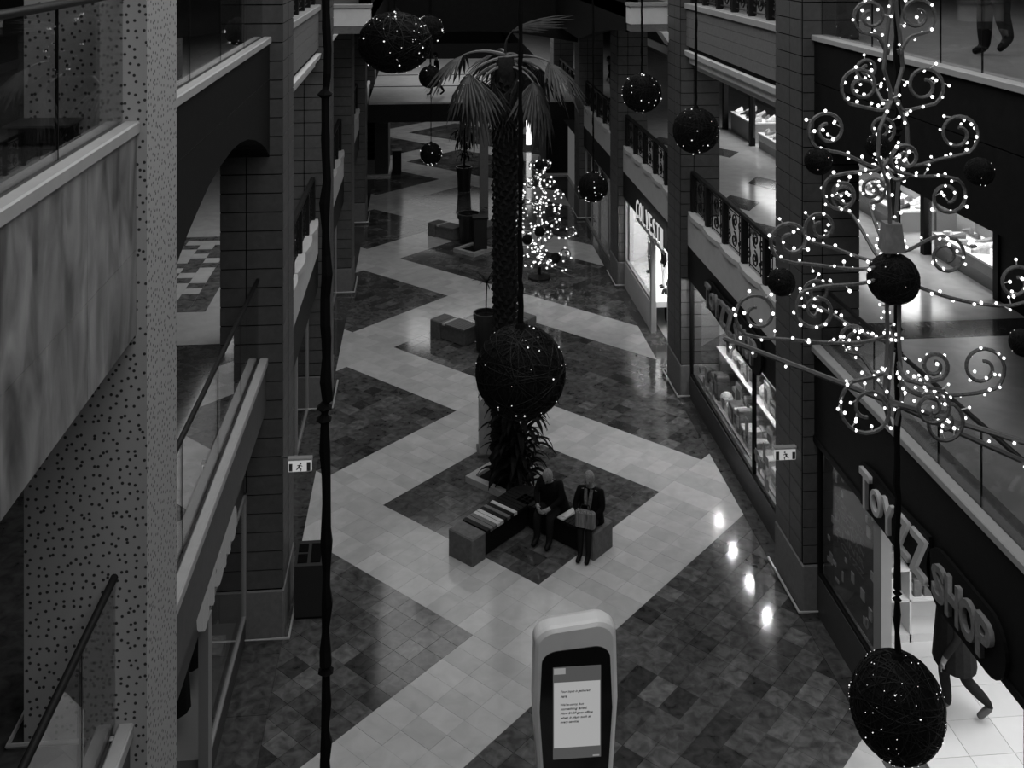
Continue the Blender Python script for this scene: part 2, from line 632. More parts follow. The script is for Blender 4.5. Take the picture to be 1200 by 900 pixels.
def column(x0, x1, y0, left, label, single, matn='cladding'):
    c = thing('column', label, None, ((x0 + x1) / 2, y0 + CD / 2, 0), kind='structure')
    MB().box(x0 + .015, x1 - .015, y0 + .015, y0 + CD - .015, 0, Z3 - .3).build('core', 'joint', c)
    pl = MB().bbox(x0 - .01, x1 + .01, y0 - .01, y0 + CD + .01, 0, .74, .02)
    pl.build('plinth', 'brick_fascia', c)
    t = MB()
    e = .09
    for z in (.075,):
        t.tube([(x0 - e, y0 + CD + e, z), (x0 - e, y0 - e, z), (x1 + e, y0 - e, z), (x1 + e, y0 + CD + e, z)], .022, 6)
    t.build('foot_rail', 'steel_trim', c)
    pitch = .28
    xm = x0 + (x1 - x0) * (.42 if left else .34)
    spans = [('f', x0, xm), ('f', xm, x1), ('a', y0 + (0 if left else .07), y0 + CD * .46), ('a', y0 + CD * .46 + (.05 if left else 0), y0 + CD)]
    ca = x1 if left else x0
    big = MB()
    meshes = {}
    for k in range(44):
        z0 = .76 + k * pitch
        if z0 + pitch > Z3 - .32:
            break
        for si, (kind, a, b) in enumerate(spans):
            g = .009
            if kind == 'f':
                bx = (a + g, b - g, y0, y0 + .02, 0, pitch - 2 * g)
            else:
                bx = ((ca - .02, ca) if left else (ca, ca + .02)) + (a + g, b - g, 0, pitch - 2 * g)
            if single:
                if si not in meshes:
                    meshes[si] = MB().box(*bx).mesh('cladding_panel', matn)
                link('cladding_panel', meshes[si], c, loc=(0, 0, z0 + g))
            else:
                big.box(bx[0], bx[1], bx[2], bx[3], z0 + g, z0 + pitch - g)
    if not single:
        big.build('cladding', matn, c, kind='stuff')
    return c


ORD = ('nearest', 'second', 'third', 'fourth', 'fifth')
for k, y in enumerate(COLY):
    column(CL - .93, CL, y, True, 'stone clad square column, %s on the left side' % ORD[k], k < 2)
    column(CR, CR + .91, y - .1, False, 'stone clad square column, %s on the right side' % ORD[k], k < 2)
for k in range(3):   # dim columns farther down, beyond the crossing bridge
    column(CL - .93, CL, 53.4 + 7.55 * k, True, 'far column beyond the bridge on the left, number %d of three' % (k + 1), False)

# ---- perforated pillar, left foreground
pp = thing('perforated_pillar', 'pale perforated pillar punched with dark round holes, left foreground', None, (-2.65, 8.9, Z1), kind='structure')
MB().box(-3.11, -2.17, 8.41, 9.41, 0, Z3 - .3).build('perforated_board', 'perforated', pp)
t = MB().tube([(-3.2, 9.5, Z1 + .05), (-3.2, 8.32, Z1 + .05), (-2.35, 8.32, Z1 + .05)], .02, 6)
t.build('foot_rail', 'steel_trim', pp)

# ---- first gallery fronts
w = thing('wall_left_first_fascia', 'dark fascia of the first gallery on the left', None, (XL, 9, 3.4), kind='structure')
MB().box(XL - .15, XL, 3, COLY[0], 3.42, 4.12).build('fascia_board', 'cladding', w)
MB().bbox(XL - .09, XL + .03, 3, COLY[0], 4.10, 4.20, .012).build('ledge', 'white_ledge', w)
MB().box(XL - .28, XL - .13, 3, COLY[0], Z1, 4.17).build('inner_kerb', 'brick_fascia', w)
w = thing('wall_right_first_fascia', 'black fascia of the first gallery on the right', None, (XR, 9, 3), kind='structure')
MB().box(XR, XR + .12, 3, COLY[0] - .1, 2.72, 4.06).build('fascia_board', 'black_fascia', w)
MB().box(XR - .02, XR, 3, COLY[0] - .1, 2.66, 2.75).build('lower_trim', 'frame_black', w)
MB().bbox(XR - .05, XR + .10, 3, COLY[0] - .1, 4.06, 4.15, .012).build('ledge', 'white_ledge', w)
MB().box(XR + .11, XR + .40, 3, COLY[0] - .1, Z1, 4.12).build('inner_kerb', 'brick_fascia', w)
# coursed fascias with scalloped kerb between the columns
for side in (0, 1):
    for k in range(4):
        y0, y1 = COLY[k] + CD - .1 * side, COLY[k + 1] - .1 * side
        nm = 'wall_%s_first_fascia' % ('left', 'right')[side]
        w = thing(nm, 'pale grey gallery front between the %s and %s columns on the %s' % (ORD[k], ORD[k + 1], ('left', 'right')[side]), None, (0, y0, 3.4), kind='structure')
        xa, xb = (XL - .2, XL + .02) if side == 0 else (XR - .02, XR + .2)
        MB().box(xa, xb, y0, y1, 3.47, 4.14).build('fascia_board', 'grey_fascia', w)
        MB().box(xa + (.0 if side else -.02), xb + (.02 if side else 0), y0, y1, 2.72, 3.46).build('sign_band', 'black_fascia', w)
        n = 5
        L = (y1 - y0) / n
        for i in range(n):
            m = MB()
            pts = [(XL + .02 if side == 0 else XR - .02, y0 + i * L + .02)]
            for q in range(9):
                a = PI * q / 8
                pts.append(((XL + .02 + .055 * math.sin(a)) if side == 0 else (XR - .02 - .055 * math.sin(a)), y0 + i * L + .02 + (L - .04) * q / 8))
            pts.append((XL - .2 if side == 0 else XR + .2, y0 + (i + 1) * L - .02))
            pts.append((XL - .2 if side == 0 else XR + .2, y0 + i * L + .02))
            m.prism_z(pts[1:], 4.14, 4.24)
            m.build('scalloped_kerb', 'grey_fascia', w)

# ---- second gallery fronts
w = thing('wall_left_second_fascia', 'grey marble clad gallery front, left foreground', None, (-2.25, 6, 7.3), kind='structure')
MB().box(-2.55, -2.27, 3, 8.41, 7.28, 8.88).build('backing', 'joint', w)
pid = [(3.0, 4.3), (4.3, 5.75), (5.75, 7.2), (7.2, 8.41)]
for a, b in pid:
    for z0, z1 in ((7.28, 7.95), (7.95, 8.87)):
        MB().box(-2.27, -2.25, a + .003, b - .003, z0 + .003, z1 - .003).build('marble_panel', 'marble', w)
MB().bbox(-2.34, -2.22, 3, 8.41, 8.88, 8.97, .012).build('ledge', 'white_ledge', w)
MB().box(-2.52, -2.38, 3, 8.41, Z2, 8.94).build('inner_kerb', 'brick_fascia', w)

w = thing('wall_left_arched_fascia', 'black arched gallery front between perforated pillar and nearest left column', None, (-2.25, 12, 7.3), kind='structure')
arch = [(9.41, 7.2), (9.76, 7.41), (10.2, 7.56), (10.78, 7.70), (11.2, 7.79), (11.75, 7.86), (12.55, 7.90), (13.1, 7.88), (13.69, 7.81), (14.3, 7.68), (14.9, 7.50), (15.27, 7.36), (15.6, 7.18)]
for x0, x1, nm, mt, ztop in ((-2.9, -2.25, 'arch_board', 'black_fascia', 8.33), ):
    m = MB()
    for (ya, za), (yb, zb) in zip(arch, arch[1:]):
        m.loft([[(x0, ya, za), (x1, ya, za), (x1, ya, ztop), (x0, ya, ztop)], [(x0, yb, zb), (x1, yb, zb), (x1, yb, ztop), (x0, yb, ztop)]], 0, cap=False)
    m.build(nm, mt, w)
MB().box(-2.9, -2.25, 9.41, 15.6, 8.345, 8.88).build('upper_board', 'black_fascia', w)
MB().box(-2.9, -2.262, 9.41, 15.6, 8.33, 8.345).build('joint_line', 'brick_fascia', w)
MB().bbox(-2.34, -2.22, 9.41, 15.6, 8.88, 8.97, .012).build('ledge', 'white_ledge', w)
MB().box(-2.52, -2.38, 9.41, 15.6, Z2, 8.94).build('inner_kerb', 'brick_fascia', w)

w = thing('wall_right_second_fascia', 'black gallery front under the glass rail, upper right', None, (XR, 9, 7.3), kind='structure')
MB().box(XR, XR + .3, 3, COLY[0] - .1, 7.3, 8.2).build('lower_board', 'black_fascia', w)
MB().box(XR, XR + .3, 3, COLY[0] - .1, 8.215, 8.86).build('upper_board', 'black_fascia', w)
MB().bbox(XR - .05, XR + .2, 3, COLY[0] - .1, 8.86, 8.94, .012).build('ledge', 'white_ledge', w)

for side in (0, 1):
    y0, y1 = COLY[0] + CD - .1 * side, COLY[1] - .1 * side
    w = thing('wall_%s_second_fascia' % ('left', 'right')[side], 'coursed gallery front with pale cornice between the nearest two columns, upper %s' % ('left', 'right')[side], None, (0, y0, 7.4), kind='structure')
    xf = XL + .03 if side == 0 else XR - .05
    s = -1 if side == 0 else 1
    bx = lambda a, b: (min(xf + s * a, xf + s * b), max(xf + s * a, xf + s * b))
    for r in range(4):
        MB().box(*bx(0, .3), y0, y1, 8.0 + r * .215 + .004, 8.0 + (r + 1) * .215 - .004).build('stone_course', 'brick_fascia', w)
    MB().box(*bx(.02, .3), y0, y1, 8.0, 8.86).build('backing', 'joint', w)
    MB().bbox(*bx(-.05, .3), y0, y1, 8.86, 8.98, .012).build('ledge', 'white_ledge', w)
    MB().box(*bx(.06, .3), y0, y1, 7.90, 8.0).build('groove', 'joint', w)
    prof = [(0.10, 7.90), (-.06, 7.90), (-.03, 7.78), (.06, 7.72), (.08, 7.60), (.2, 7.55), (.22, 7.45), (.36, 7.45), (.36, 7.90)]
    m = MB()
    m.loft([[(xf + s * a, y0, z) for a, z in prof], [(xf + s * a, y1, z) for a, z in prof]])
    m.build('cornice', 'cornice', w)

# balconies stepping out into the aisle beyond the second columns
for side in (0, 1):
    s = -1 if side == 0 else 1
    xe = -1.2 if side == 0 else 5.0
    xb = XL if side == 0 else XR
    yb = 24.5
    w = thing('wall_%s_balcony' % ('left', 'right')[side], 'projecting balcony with pale end block, upper %s' % ('left', 'right')[side], None, (xe, yb, 8.2), kind='structure')
    bx = lambda a, b: (min(a, b), max(a, b))
    MB().bbox(*bx(xe, xb + s * .1), yb, yb + .5, 8.38, 8.80, .012).build('end_block', 'cornice', w)
    MB().box(*bx(xe + s * .02, xb), yb + .01, yb + .5, 8.20, 8.375).build('end_base', 'brick_fascia', w)
    MB().box(*bx(xe - s * .03, xb), yb - .04, yb + .5, 8.81, 8.88).build('end_cap', 'white_ledge', w)
    MB().box(*bx(xe, xb), yb + .5, 44, 8.5, Z2).build('balcony_slab', 'dark_fascia', w)
    m = MB()
    ys = [yb + .5 + i * (13.2) / 12 for i in range(13)]
    zb = [8.15 - .9 * (1 - math.cos(min(1, (y - yb) / 8.0) * PI / 2)) for y in ys]
    for i in range(12):
        m.loft([[(xe, ys[i], zb[i]), (xe + s * .3, ys[i], zb[i]), (xe + s * .3, ys[i], 9.9), (xe, ys[i], 9.9)],
                [(xe, ys[i + 1], zb[i + 1]), (xe + s * .3, ys[i + 1], zb[i + 1]), (xe + s * .3, ys[i + 1], 9.9), (xe, ys[i + 1], 9.9)]], 0, cap=False)
    m.build('arched_side', 'black_fascia', w)
    m = MB()
    m.loft([[(xb - s * .35 + s * a, yb - .3, z) for a, z in ((0, 8.2), (.4, 8.2), (.4, 7.8), (.25, 7.85))], [(xb - s * .35 + s * a, yb + .4, z) for a, z in ((0, 8.2), (.4, 8.2), (.4, 7.8), (.25, 7.85))]])
    m.build('corbel', 'cornice', w)
w = thing('wall_upper_bridge', 'dark arched upper bridge crossing the far aisle', None, (1.9, 38, 7), kind='structure')
m = MB()
for i in range(16):
    xa, xc = CL + i * (CR - CL) / 16, CL + (i + 1) * (CR - CL) / 16
    za, zc = [6.55 + .45 * math.sin(PI * (x - CL) / (CR - CL)) for x in (xa, xc)]
    m.loft([[(xa, 38.6, za), (xa, 44, za), (xa, 44, 11.5), (xa, 38.6, 11.5)], [(xc, 38.6, zc), (xc, 44, zc), (xc, 44, 11.5), (xc, 38.6, 11.5)]], 0, cap=False)
m.build('arched_front', 'black_fascia', w)

# ---- lower bridge at first gallery level
w = thing('lower_bridge', 'dark fronted bridge with pale deck crossing the far aisle', None, (1.9, 40.4, 3.3), kind='structure')
MB().box(CL, CR + .3, 40.2, 40.4, 3.35, 4.05).build('front_board', 'black_fascia', w)
MB().box(CL, CR + .3, 40.2, 41.6, 4.05, 4.12).build('front_kerb', MID_TILES[1], w)
MB().box(CL, CR + .3, 41.62, 55, 3.8, 4.1).build('deck', MID_TILES[0], w)
for y in (44.6, 48.4):
    MB().box(CL, CR + .3, y, y + .25, 4.1, 4.103).build('deck_stripe', DARK_TILES[0], w)
MB().box(2.27, 2.6, 40.25, 40.6, 0, 3.4).build('prop', 'brick_fascia', w)
# dark piers and glowing storefront stand-in below and beyond the bridge
w = thing('wall_far_left_pier', 'dark pier under the far bridge on the left', None, (-1.9, 45.8, 0), kind='structure')
MB().box(-3.5, -1.46, 45.8, 48.5, 0, 3.8).build('pier_body', 'dark_fascia', w)
MB().box(-3.6, -1.36, 45.7, 48.6, 0, .1).build('pier_foot', 'steel_trim', w)
w = thing('wall_far_right_pier', 'dark pier under the far bridge on the right', None, (5.9, 45.5, 0), kind='structure')
MB().box(5.5, 6.6, 45.45, 48.0, 0, 3.8).build('pier_body', 'black_fascia', w)
MB().box(5.42, 6.68, 45.38, 48.05, 0, .08).build('pier_foot', 'steel_trim', w)
MB().box(5.2, 5.45, 51.2, 51.3, .2, 3.0).build('storefront_glow', 'strip_light', w)  # glowing slab in place of a bright distant storefront
struct('wall_far_corridor', MB().box(-12, 16, 66, 66.3, 0, 3.8), 'wall_dark', 'dark wall closing the far corridor')

# ---- ground floor shops: walls between the bays, ceilings are the slabs
for k, y in enumerate(COLY):
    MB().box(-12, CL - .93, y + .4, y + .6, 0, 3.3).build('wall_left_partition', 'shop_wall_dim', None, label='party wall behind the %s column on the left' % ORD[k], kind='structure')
    MB().box(CR + .91, 16, y + .3, y + .5, 0, 3.3).build('wall_right_partition', 'shop_wall', None, label='party wall behind the %s column on the right' % ORD[k], kind='structure')
MB().box(11.4, 11.6, 6, 40, 0, 3.3).build('wall_right_shop_back', 'shop_wall', None, label='back wall of the right hand shops', kind='structure')
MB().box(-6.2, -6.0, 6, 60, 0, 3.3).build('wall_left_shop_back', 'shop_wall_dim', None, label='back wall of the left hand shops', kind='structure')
MB().box(6.36, 11, 7.2, 7.3, 0, 3.3).build('wall_right_toy_shop_side', 'shop_wall', None, label='white side wall of the toy shop', kind='structure')
# ================================================================== GLASS BALUSTRADES


def glass_rail(label, x, ys, z0, z1, rail=True, rx=None):
    t = thing('glass_balustrade', label, 'balustrade', (x, ys[0], z0), group='glass balustrades along the galleries')
    for a, b in zip(ys, ys[1:]):
        MB().box(x - .008, x + .008, a + .006, b - .006, z0, z1).build('glass_panel', 'glass', t)
    for y in ys[1:-1]:
        MB().box(x - .01, x + .01, y - .005, y + .005, z0, z1).build('joint_seal', 'frame_black', t)
    if rail:
        rx = x if rx is None else rx
        MB().tube([(rx, ys[0], z1 + .03), (rx, ys[-1], z1 + .03)], .03, 10).build('handrail', 'rail_dark', t, smooth=True)
    return t


glass_rail('glass balustrade above the marble gallery front, left foreground', -2.36, [3.2, 4.5, 5.94, 6.94, 8.4], 8.97, 9.95)
glass_rail('glass balustrade above the black arched gallery front, upper left', -2.36, [9.42, 10.78, 12.4, 14.0, 15.58], 8.97, 9.95)
glass_rail('glass balustrade of the upper right gallery above the black front', 6.15, [4.0, 5.8, 7.6, 9.4, 10.87, 11.79, 13.66, 15.48], 8.94, 9.95)
glass_rail('glass balustrade with dark handrail on the lower left gallery', -2.42, [4.0, 5.8, 7.6, 8.9, 10.7, 12.56, 14.1, 15.58], 4.2, 5.33)
glass_rail('glass balustrade of the lower right gallery above the toy shop sign', 6.15, [4.0, 5.8, 7.6, 9.4, 10.89, 11.84, 13.6, 15.48], 4.15, 5.03)

# ================================================================== IRON BALUSTRADES


def scroll_mesh(w, h):
    m = MB()
    def spiral(cy, cz, r, turns, a0, d):
        pts = []
        for q in range(15):
            f = q / 14
            rr = r * (1 - .8 * f)
            a = a0 + d * f * turns * 2 * PI
            pts.append((0, cy + rr * math.cos(a), cz + rr * math.sin(a)))
        return pts
    m.tube([(0, -w * .28, 0), (0, -w * .28, h)], .011, 4)
    m.tube([(0, w * .28, 0), (0, w * .28, h)], .011, 4)
    m.tube(spiral(-.02, h * .73, h * .2, 1.5, -PI / 2, 1), .017, 4)
    m.tube(spiral(.02, h * .27, h * .2, 1.5, PI / 2, 1), .017, 4)
    m.tube(spiral(-w * .33, h * .3, h * .13, 1.2, 0, -1), .015, 4)
    m.tube(spiral(w * .33, h * .7, h * .13, 1.2, PI, -1), .015, 4)
    m.tube(spiral(w * .33, h * .28, h * .13, 1.2, PI / 2, 1), .015, 4)
    m.tube(spiral(-w * .33, h * .72, h * .13, 1.2, -PI / 2, 1), .015, 4)
    m.tube([(0, -w * .45, h * .06), (0, w * .45, h * .06)], .015, 4)
    m.tube([(0, -w * .45, h * .92), (0, w * .45, h * .92)], .015, 4)
    return m.mesh('scroll_panel', 'iron')


PAN = {}


def iron_rail(label, x, y0, y1, z0, h, n=5):
    t = thing('iron_balustrade', label, 'balustrade', (x, y0, z0), group='wrought iron balustrades between columns')
    L = (y1 - y0) / n
    key = (round(L, 2), round(h, 2))
    if key not in PAN:
        PAN[key] = scroll_mesh(L - .14, h - .1)
    pm = MB().bbox(-.06, .06, -.07, .07, 0, h - .05, .012).mesh('post', 'iron')
    for i in range(n + 1):
        yy = y0 + i * L + (.08 if i == 0 else -.08 if i == n else 0)
        link('post', pm, t, loc=(x, yy, z0))
    for i in range(n):
        link('scroll_panel', PAN[key], t, loc=(x, y0 + (i + .5) * L, z0 + .03))
    MB().bbox(x - .05, x + .05, y0, y1, z0 + h - .06, z0 + h, .015).build('top_rail', 'iron', t)
    return t


for side in (0, 1):
    sn = ('left', 'right')[side]
    x = XL - .1 if side == 0 else XR + .1
    for k in range(4):
        iron_rail('dark scrolled iron balustrade on the first gallery, %s side, between %s and %s columns' % (sn, ORD[k], ORD[k + 1]),
                  x, COLY[k] + CD - .1 * side, COLY[k + 1] - .1 * side, 4.24, .92)
    iron_rail('dark iron balustrade on the pale ledge of the upper %s gallery beyond the nearest column' % sn, x, COLY[0] + CD - .1 * side, COLY[1] - .1 * side, 8.98, .95, 6)
    xe = -1.35 if side == 0 else 5.15

# ================================================================== SHOP FRONTS (right, ground floor)


def frame_front(t, x, y0, y1, z0, z1, mull, wdt=.06, mt='frame_metal'):
    MB().box(x - .03, x + .03, y0, y1, z1 - wdt, z1).build('head_rail', mt, t)
    MB().box(x - .03, x + .03, y0, y1, z0, z0 + wdt).build('sill_rail', mt, t)
    for y in [y0 + wdt / 2] + mull + [y1 - wdt / 2]:
        MB().box(x - .035, x + .035, y - wdt / 2, y + wdt / 2, z0, z1).build('mullion', mt, t)
    ys = [y0] + mull + [y1]
    for a, b in zip(ys, ys[1:]):
        MB().box(x - .005, x + .005, a + wdt * .6, b - wdt * .6, z0 + wdt, z1 - wdt).build('pane', 'shop_glass', t)


# toy shop, nearest bay: window, entrance post, sign
XS = 6.12
sf = thing('window_1', 'toy shop window beside the bright entrance', None, (XS, 14, 0), kind='structure')
MB().box(XS - .04, XS + .1, 13.42, 15.45, 0, .62).build('riser', 'dark_fascia', sf)
frame_front(sf, XS, 13.42, 15.45, .62, 2.7, [], .05, 'frame_black')
MB().box(XS - .07, XS + .07, 13.16, 13.40, 0, 2.74).build('entrance_post', 'frame_metal', sf)
MB().box(XS - .05, XS + .05, 9.86, 9.96, 0, 2.74).build('entrance_post', 'frame_black', sf)
pm = thing('window_poster', 'dark poster with pale spots and small lines inside the toy shop window', 'poster', (XS + .05, 14.4, .7))
MB().box(XS + .05, XS + .06, 13.5, 15.4, .7, 2.65).build('sheet', 'cladding', pm)
for i in range(5):
    text_part('lettering', ('SEVDIKLERINIZE', 'HEDIYE', 'BURADAN', 'ALINIR', 'TOYZZ')[i], 1.0, .09, (XS + .045, 14.95, 2.05 - i * .15), ON_RIGHT, 'letter_dim', pm, .004)
mdot = MB()
rr = random.Random(5)
for i in range(34):
    y, z = rr.uniform(13.55, 15.35), rr.uniform(.75, 2.6)
    if 13.9 < y < 15 and 1.4 < z < 2.2:
        continue
    mdot.box(XS + .035, XS + .049, y, y + rr.uniform(.04, .13), z, z + rr.uniform(.04, .16))
mdot.build('spots', 'letter_grey', pm, kind='stuff')


def toyzz(label, y0, zb, dim, x):
    t = thing('shop_sign', label, 'sign', (x, y0, zb), group='toy shop signs on the fascia')
    L1, L2 = 1.72, 1.22
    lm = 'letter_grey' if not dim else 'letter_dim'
    # jagged then rounded backing boards
    bp = [(y0 + .08, zb - .06), (y0 + .08, zb + .5), (y0 - .3, zb + .56), (y0 - 1.0, zb + .52), (y0 - 1.85, zb + .58), (y0 - 1.88, zb + .02), (y0 - 1.5, zb - .1), (y0 - .6, zb - .05)]
    MB().prism_x(bp, x - .04, x).build('backing', 'letter_back', t)
    cy, r = y0 - 2.62, .36
    pts = [(cy + (.48 if math.cos(a) > 0 else -.48) + r * math.cos(a), zb + .21 + r * math.sin(a)) for a in [2 * PI * i / 24 for i in range(24)]]
    MB().prism_x(pts, x - .04, x).build('backing', 'letter_back', t)
    xx = y0
    hs = (.50, .34, .42, .48, .52)
    ws = (.30, .30, .32, .38, .40)
    for ch, h, wd in zip('TOYZZ', hs, ws):
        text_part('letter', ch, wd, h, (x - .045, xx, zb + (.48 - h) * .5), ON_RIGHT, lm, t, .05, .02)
        xx -= wd + .035
    xx = y0 - 2.0
    for ch, h, wd in zip('SHOP', (.42, .46, .44, .46), (.30, .30, .33, .30)):
        text_part('letter', ch, wd, h, (x - .045, xx, zb + (.42 - h) * .5), ON_RIGHT, 'letter_dim', t, .05, .03)
        xx -= wd + .01
    return t


toyzz('TOYZZ SHOP sign in bold pale letters over the bright toy shop entrance', 13.62, 2.74, False, XR - .01)
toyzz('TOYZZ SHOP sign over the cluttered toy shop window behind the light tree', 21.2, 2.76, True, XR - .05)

# shelves of toys against the party wall of the entrance bay
sh = thing('toy_shelf', 'white shelf unit packed with toys inside the bright shop entrance', 'shelf', (7.2, 15.0, 0))
MB().box(6.4, 8.0, 14.72, 15.1, 0, .12).build('plinth', 'display_white', sh)
MB().box(6.4, 8.0, 15.1, 15.13, 0, 2.5).build('back_board', 'display_white', sh)
for z in (.6, 1.05, 1.5, 1.95, 2.4):
    MB().box(6.4, 8.0, 14.72, 15.1, z, z + .03).build('shelf_board', 'display_white', sh)
for x in (6.4, 7.2, 7.97):
    MB().box(x, x + .03, 14.72, 15.1, 0, 2.45).build('upright', 'display_white', sh)
rr = random.Random(11)
boxm = {}


def toybox(label, loc, s, g, group, rz=0):
    key = (g,)
    if key not in boxm:
        m = MB().bbox(-.5, .5, -.5, .5, 0, 1, .04)
        m.box(-.51, -.5, -.35, .35, .25, .75, 1)
        boxm[key] = m.mesh('toy_box', [GREYS[g], GREYS[(g + 3) % 6]])
    o = link('toy_box', boxm[key], None, label=label, cat='toy box', group=group, loc=loc)
    o.scale = s
    o.rotation_euler = (0, 0, rz)
    return o


for z, lv in ((.63, 'lowest'), (1.08, 'second'), (1.53, 'third'), (1.98, 'top')):
    x = 6.47
    while x < 7.8:
        wd = rr.uniform(.12, .26)
        if not (7.15 < x + wd and x < 7.26):
            toybox('boxed toy on the %s shelf of the white unit in the bright toy shop' % lv, (x + wd / 2, 14.9, z), (wd * .9, .24, rr.uniform(.2, .34)), rr.choice((2, 3, 4, 5, 5)), 'boxed toys on the white shelf')
        x += wd + .02

# second toy shop window, packed with toys
sf = thing('window_2', 'wide toy shop window crammed with toys behind the nearest right column', None, (XS, 20, 0), kind='structure')
ya, yb = COLY[0] + CD - .1, COLY[1] - .1
MB().box(XS - .05, XS + .12, ya, yb, 0, .5).build('riser', 'dark_fascia', sf)
frame_front(sf, XS, ya, yb, .5, 2.72, [18.6], .06, 'frame_black')
MB().box(XS + .15, XS + 1.0, ya, yb, .3, .5).build('display_floor', 'display_plinth', sf)
MB().box(XS + 1.0, XS + 1.05, ya, yb, .3, 3.2).build('display_back', 'toy_backdrop', sf)
MB().box(XS + .55, XS + 1.0, ya + .1, yb - .1, 1.15, 1.18).build('display_board', 'display_white', sf)
MB().box(XS + .65, XS + 1.0, ya + .1, yb - .1, 1.75, 1.78).build('display_board', 'display_white', sf)
ballm = [MB().sphere((0, 0, 1), 1, 10, 7).mesh('toy_ball', g) for g in GREYS]
for (z, x0, lv) in ((.5, XS + .35, 'front row on the floor'), (.5, XS + .7, 'back row on the floor'), (1.18, XS + .78, 'middle board'), (1.78, XS + .83, 'top board')):
    y = ya + .3
    while y < yb - .6:
        wd = rr.uniform(.14, .42)
        if rr.random() < .3:
            o = link('toy_ball', rr.choice(ballm), None, label='round toy ball, %s of the wide toy shop window' % lv, cat='toy ball', group='toy balls in the window', loc=(x0, y + wd / 2, z))
            o.scale = (wd * .42,) * 3
        else:
            toybox('boxed toy, %s of the wide toy shop window' % lv, (x0, y + wd / 2, z), (.28, wd * .92, rr.uniform(.22, .52)), rr.choice((1, 2, 3, 4, 5, 4, 5)), 'toy boxes in the wide window', rr.uniform(-.1, .1))
        y += wd + .03
# window stickers on the glass
st = thing('window_sticker', 'pale torn looking stickers on the lower toy shop window glass', 'sticker', (XS - .01, 18.5, .6))
m = MB()
for i in range(16):
    y, z = rr.uniform(ya + .3, yb - .5), rr.uniform(.6, 1.1)
    m.box(XS - .012, XS - .007, y, y + rr.uniform(.05, .2), z, z + rr.uniform(.06, .35))
m.build('sheet', 'letter_dim', st, kind='stuff')
# downlights hanging in the window, mirrored in the polished floor
for i, (x, y) in enumerate(((6.64, 22.61), (6.62, 21.54), (6.63, 20.42), (6.62, 19.36))):
    t = thing('spot_lamp', 'small bright spot lamp in the toy shop window, %s from the near column' % ('fourth', 'third', 'second', 'first')[i], 'lamp', (x, y, 2.6), group='spot lamps in the window')
    MB().lathe([(.05, .14), (.05, .04), (.065, .0)], 12, (x, y, 2.62)).build('housing', 'frame_black', t)
    MB().sphere((x, y, 2.6), .035, 10, 6).build('lamp_bulb', 'lamp', t)
    MB().tube([(x, y, 2.75), (x, y, 3.3)], .012, 6).build('stem', 'frame_black', t)

# third shop: bright white window with mannequins, sign with white letters
sf = thing('window_3', 'brilliant white clothes shop window beyond the second right column', None, (XS, 27, 0), kind='structure')
ya, yb = COLY[1] + CD - .1, COLY[2] - .1
MB().box(XS - .05, XS + .1, 27.0, yb, 0, .75).build('riser', 'grey_fascia', sf)
frame_front(sf, XS, 27.0, yb, .75, 2.7, [], .08, 'frame_metal')
MB().box(XS - .06, XS + .06, 26.9, 27.1, 0, 2.72).build('entrance_post', 'frame_metal', sf)
MB().box(XS - .06, XS + .06, 24.9, 25.15, 0, 2.0).build('entrance_post', 'display_white', sf)
MB().box(XS + .12, XS + 1.2, 27.1, yb, .6, .75).build('display_floor', 'display_white', sf)
MB().box(XS + 1.2, XS + 1.25, 27.1, yb, .6, 3.2).build('white_backdrop', 'display_white', sf)
MB().box(XS + .1, XS + 1.2, yb - .06, yb - .01, .75, 3.2).build('white_end_panel', 'display_white', sf)
t = thing('shop_sign', 'row of glowing white letters over the bright clothes shop', 'sign', (XR - .06, 28.3, 2.6))
MB().box(XR - .09, XR - .06, 25.1, 28.4, 2.62, 2.72).build('carrier_rail', 'frame_metal', t)
yy = 28.3
for ch in 'COLVESTI':
    text_part('letter', ch, .27, .5, (XR - .10, yy, 2.73), ON_RIGHT, 'sign_white', t, .012, -.01)
    yy -= .41

# farther right-hand shops: posts and glass
sf = thing('window_4', 'dim glazed shop front between the third and fourth right columns', None, (XS, 34, 0), kind='structure')
frame_front(sf, XS, COLY[2] + CD - .1, COLY[3] - .1, 0, 2.7, [33.5, 35.2, 36.8], .1, 'frame_metal')
MB().box(XS + .4, XS + .5, 32.2, 33.2, 2.2, 2.7).build('lit_sign', 'sign_white', sf)
sf = thing('window_5', 'pale glazed shop front beyond the fourth right column', None, (XS, 42, 0), kind='structure')
MB().box(XS + .35, XS + .4, 41.0, 45.4, 0, 2.9).build('glowing_board', 'lit_wall_glow', sf)  # the wall's lit look is put in as glow
MB().box(XS + .3, XS + .36, 41.0, 45.4, 2.9, 3.05).build('light_strip', 'strip_light', sf)

# ================================================================== LEFT GROUND SHOPS
XSL = -2.62
sf = thing('window_6', 'dark clothes shop window on the left beneath the near gallery', None, (XSL, 13, 0), kind='structure')
MB().box(XSL - .1, XSL + .02, 12.95, 15.6, 0, .35).build('riser', 'dark_fascia', sf)
frame_front(sf, XSL, 12.95, 15.6, .35, 2.2, [], .05, 'frame_metal')
MB().box(XSL - .06, XSL + .06, 12.72, 12.92, 0, 2.2).build('entrance_post', 'frame_metal', sf)
MB().box(XSL - .06, XSL + .06, 10.4, 10.5, 0, 2.2).build('entrance_post', 'frame_black', sf)
MB().box(XSL - .1, XSL, 4, 15.6, 2.2, 3.0).build('sign_band', 'dark_fascia', sf)
MB().box(XSL - 1.2, XSL - .1, 12.95, 15.5, .2, .35).build('display_floor', 'display_plinth', sf)
t = thing('shop_sign', 'glowing pale letters over the left shop window under the near gallery', 'sign', (XSL + .03, 12.5, 2.2))
yy = 12.35
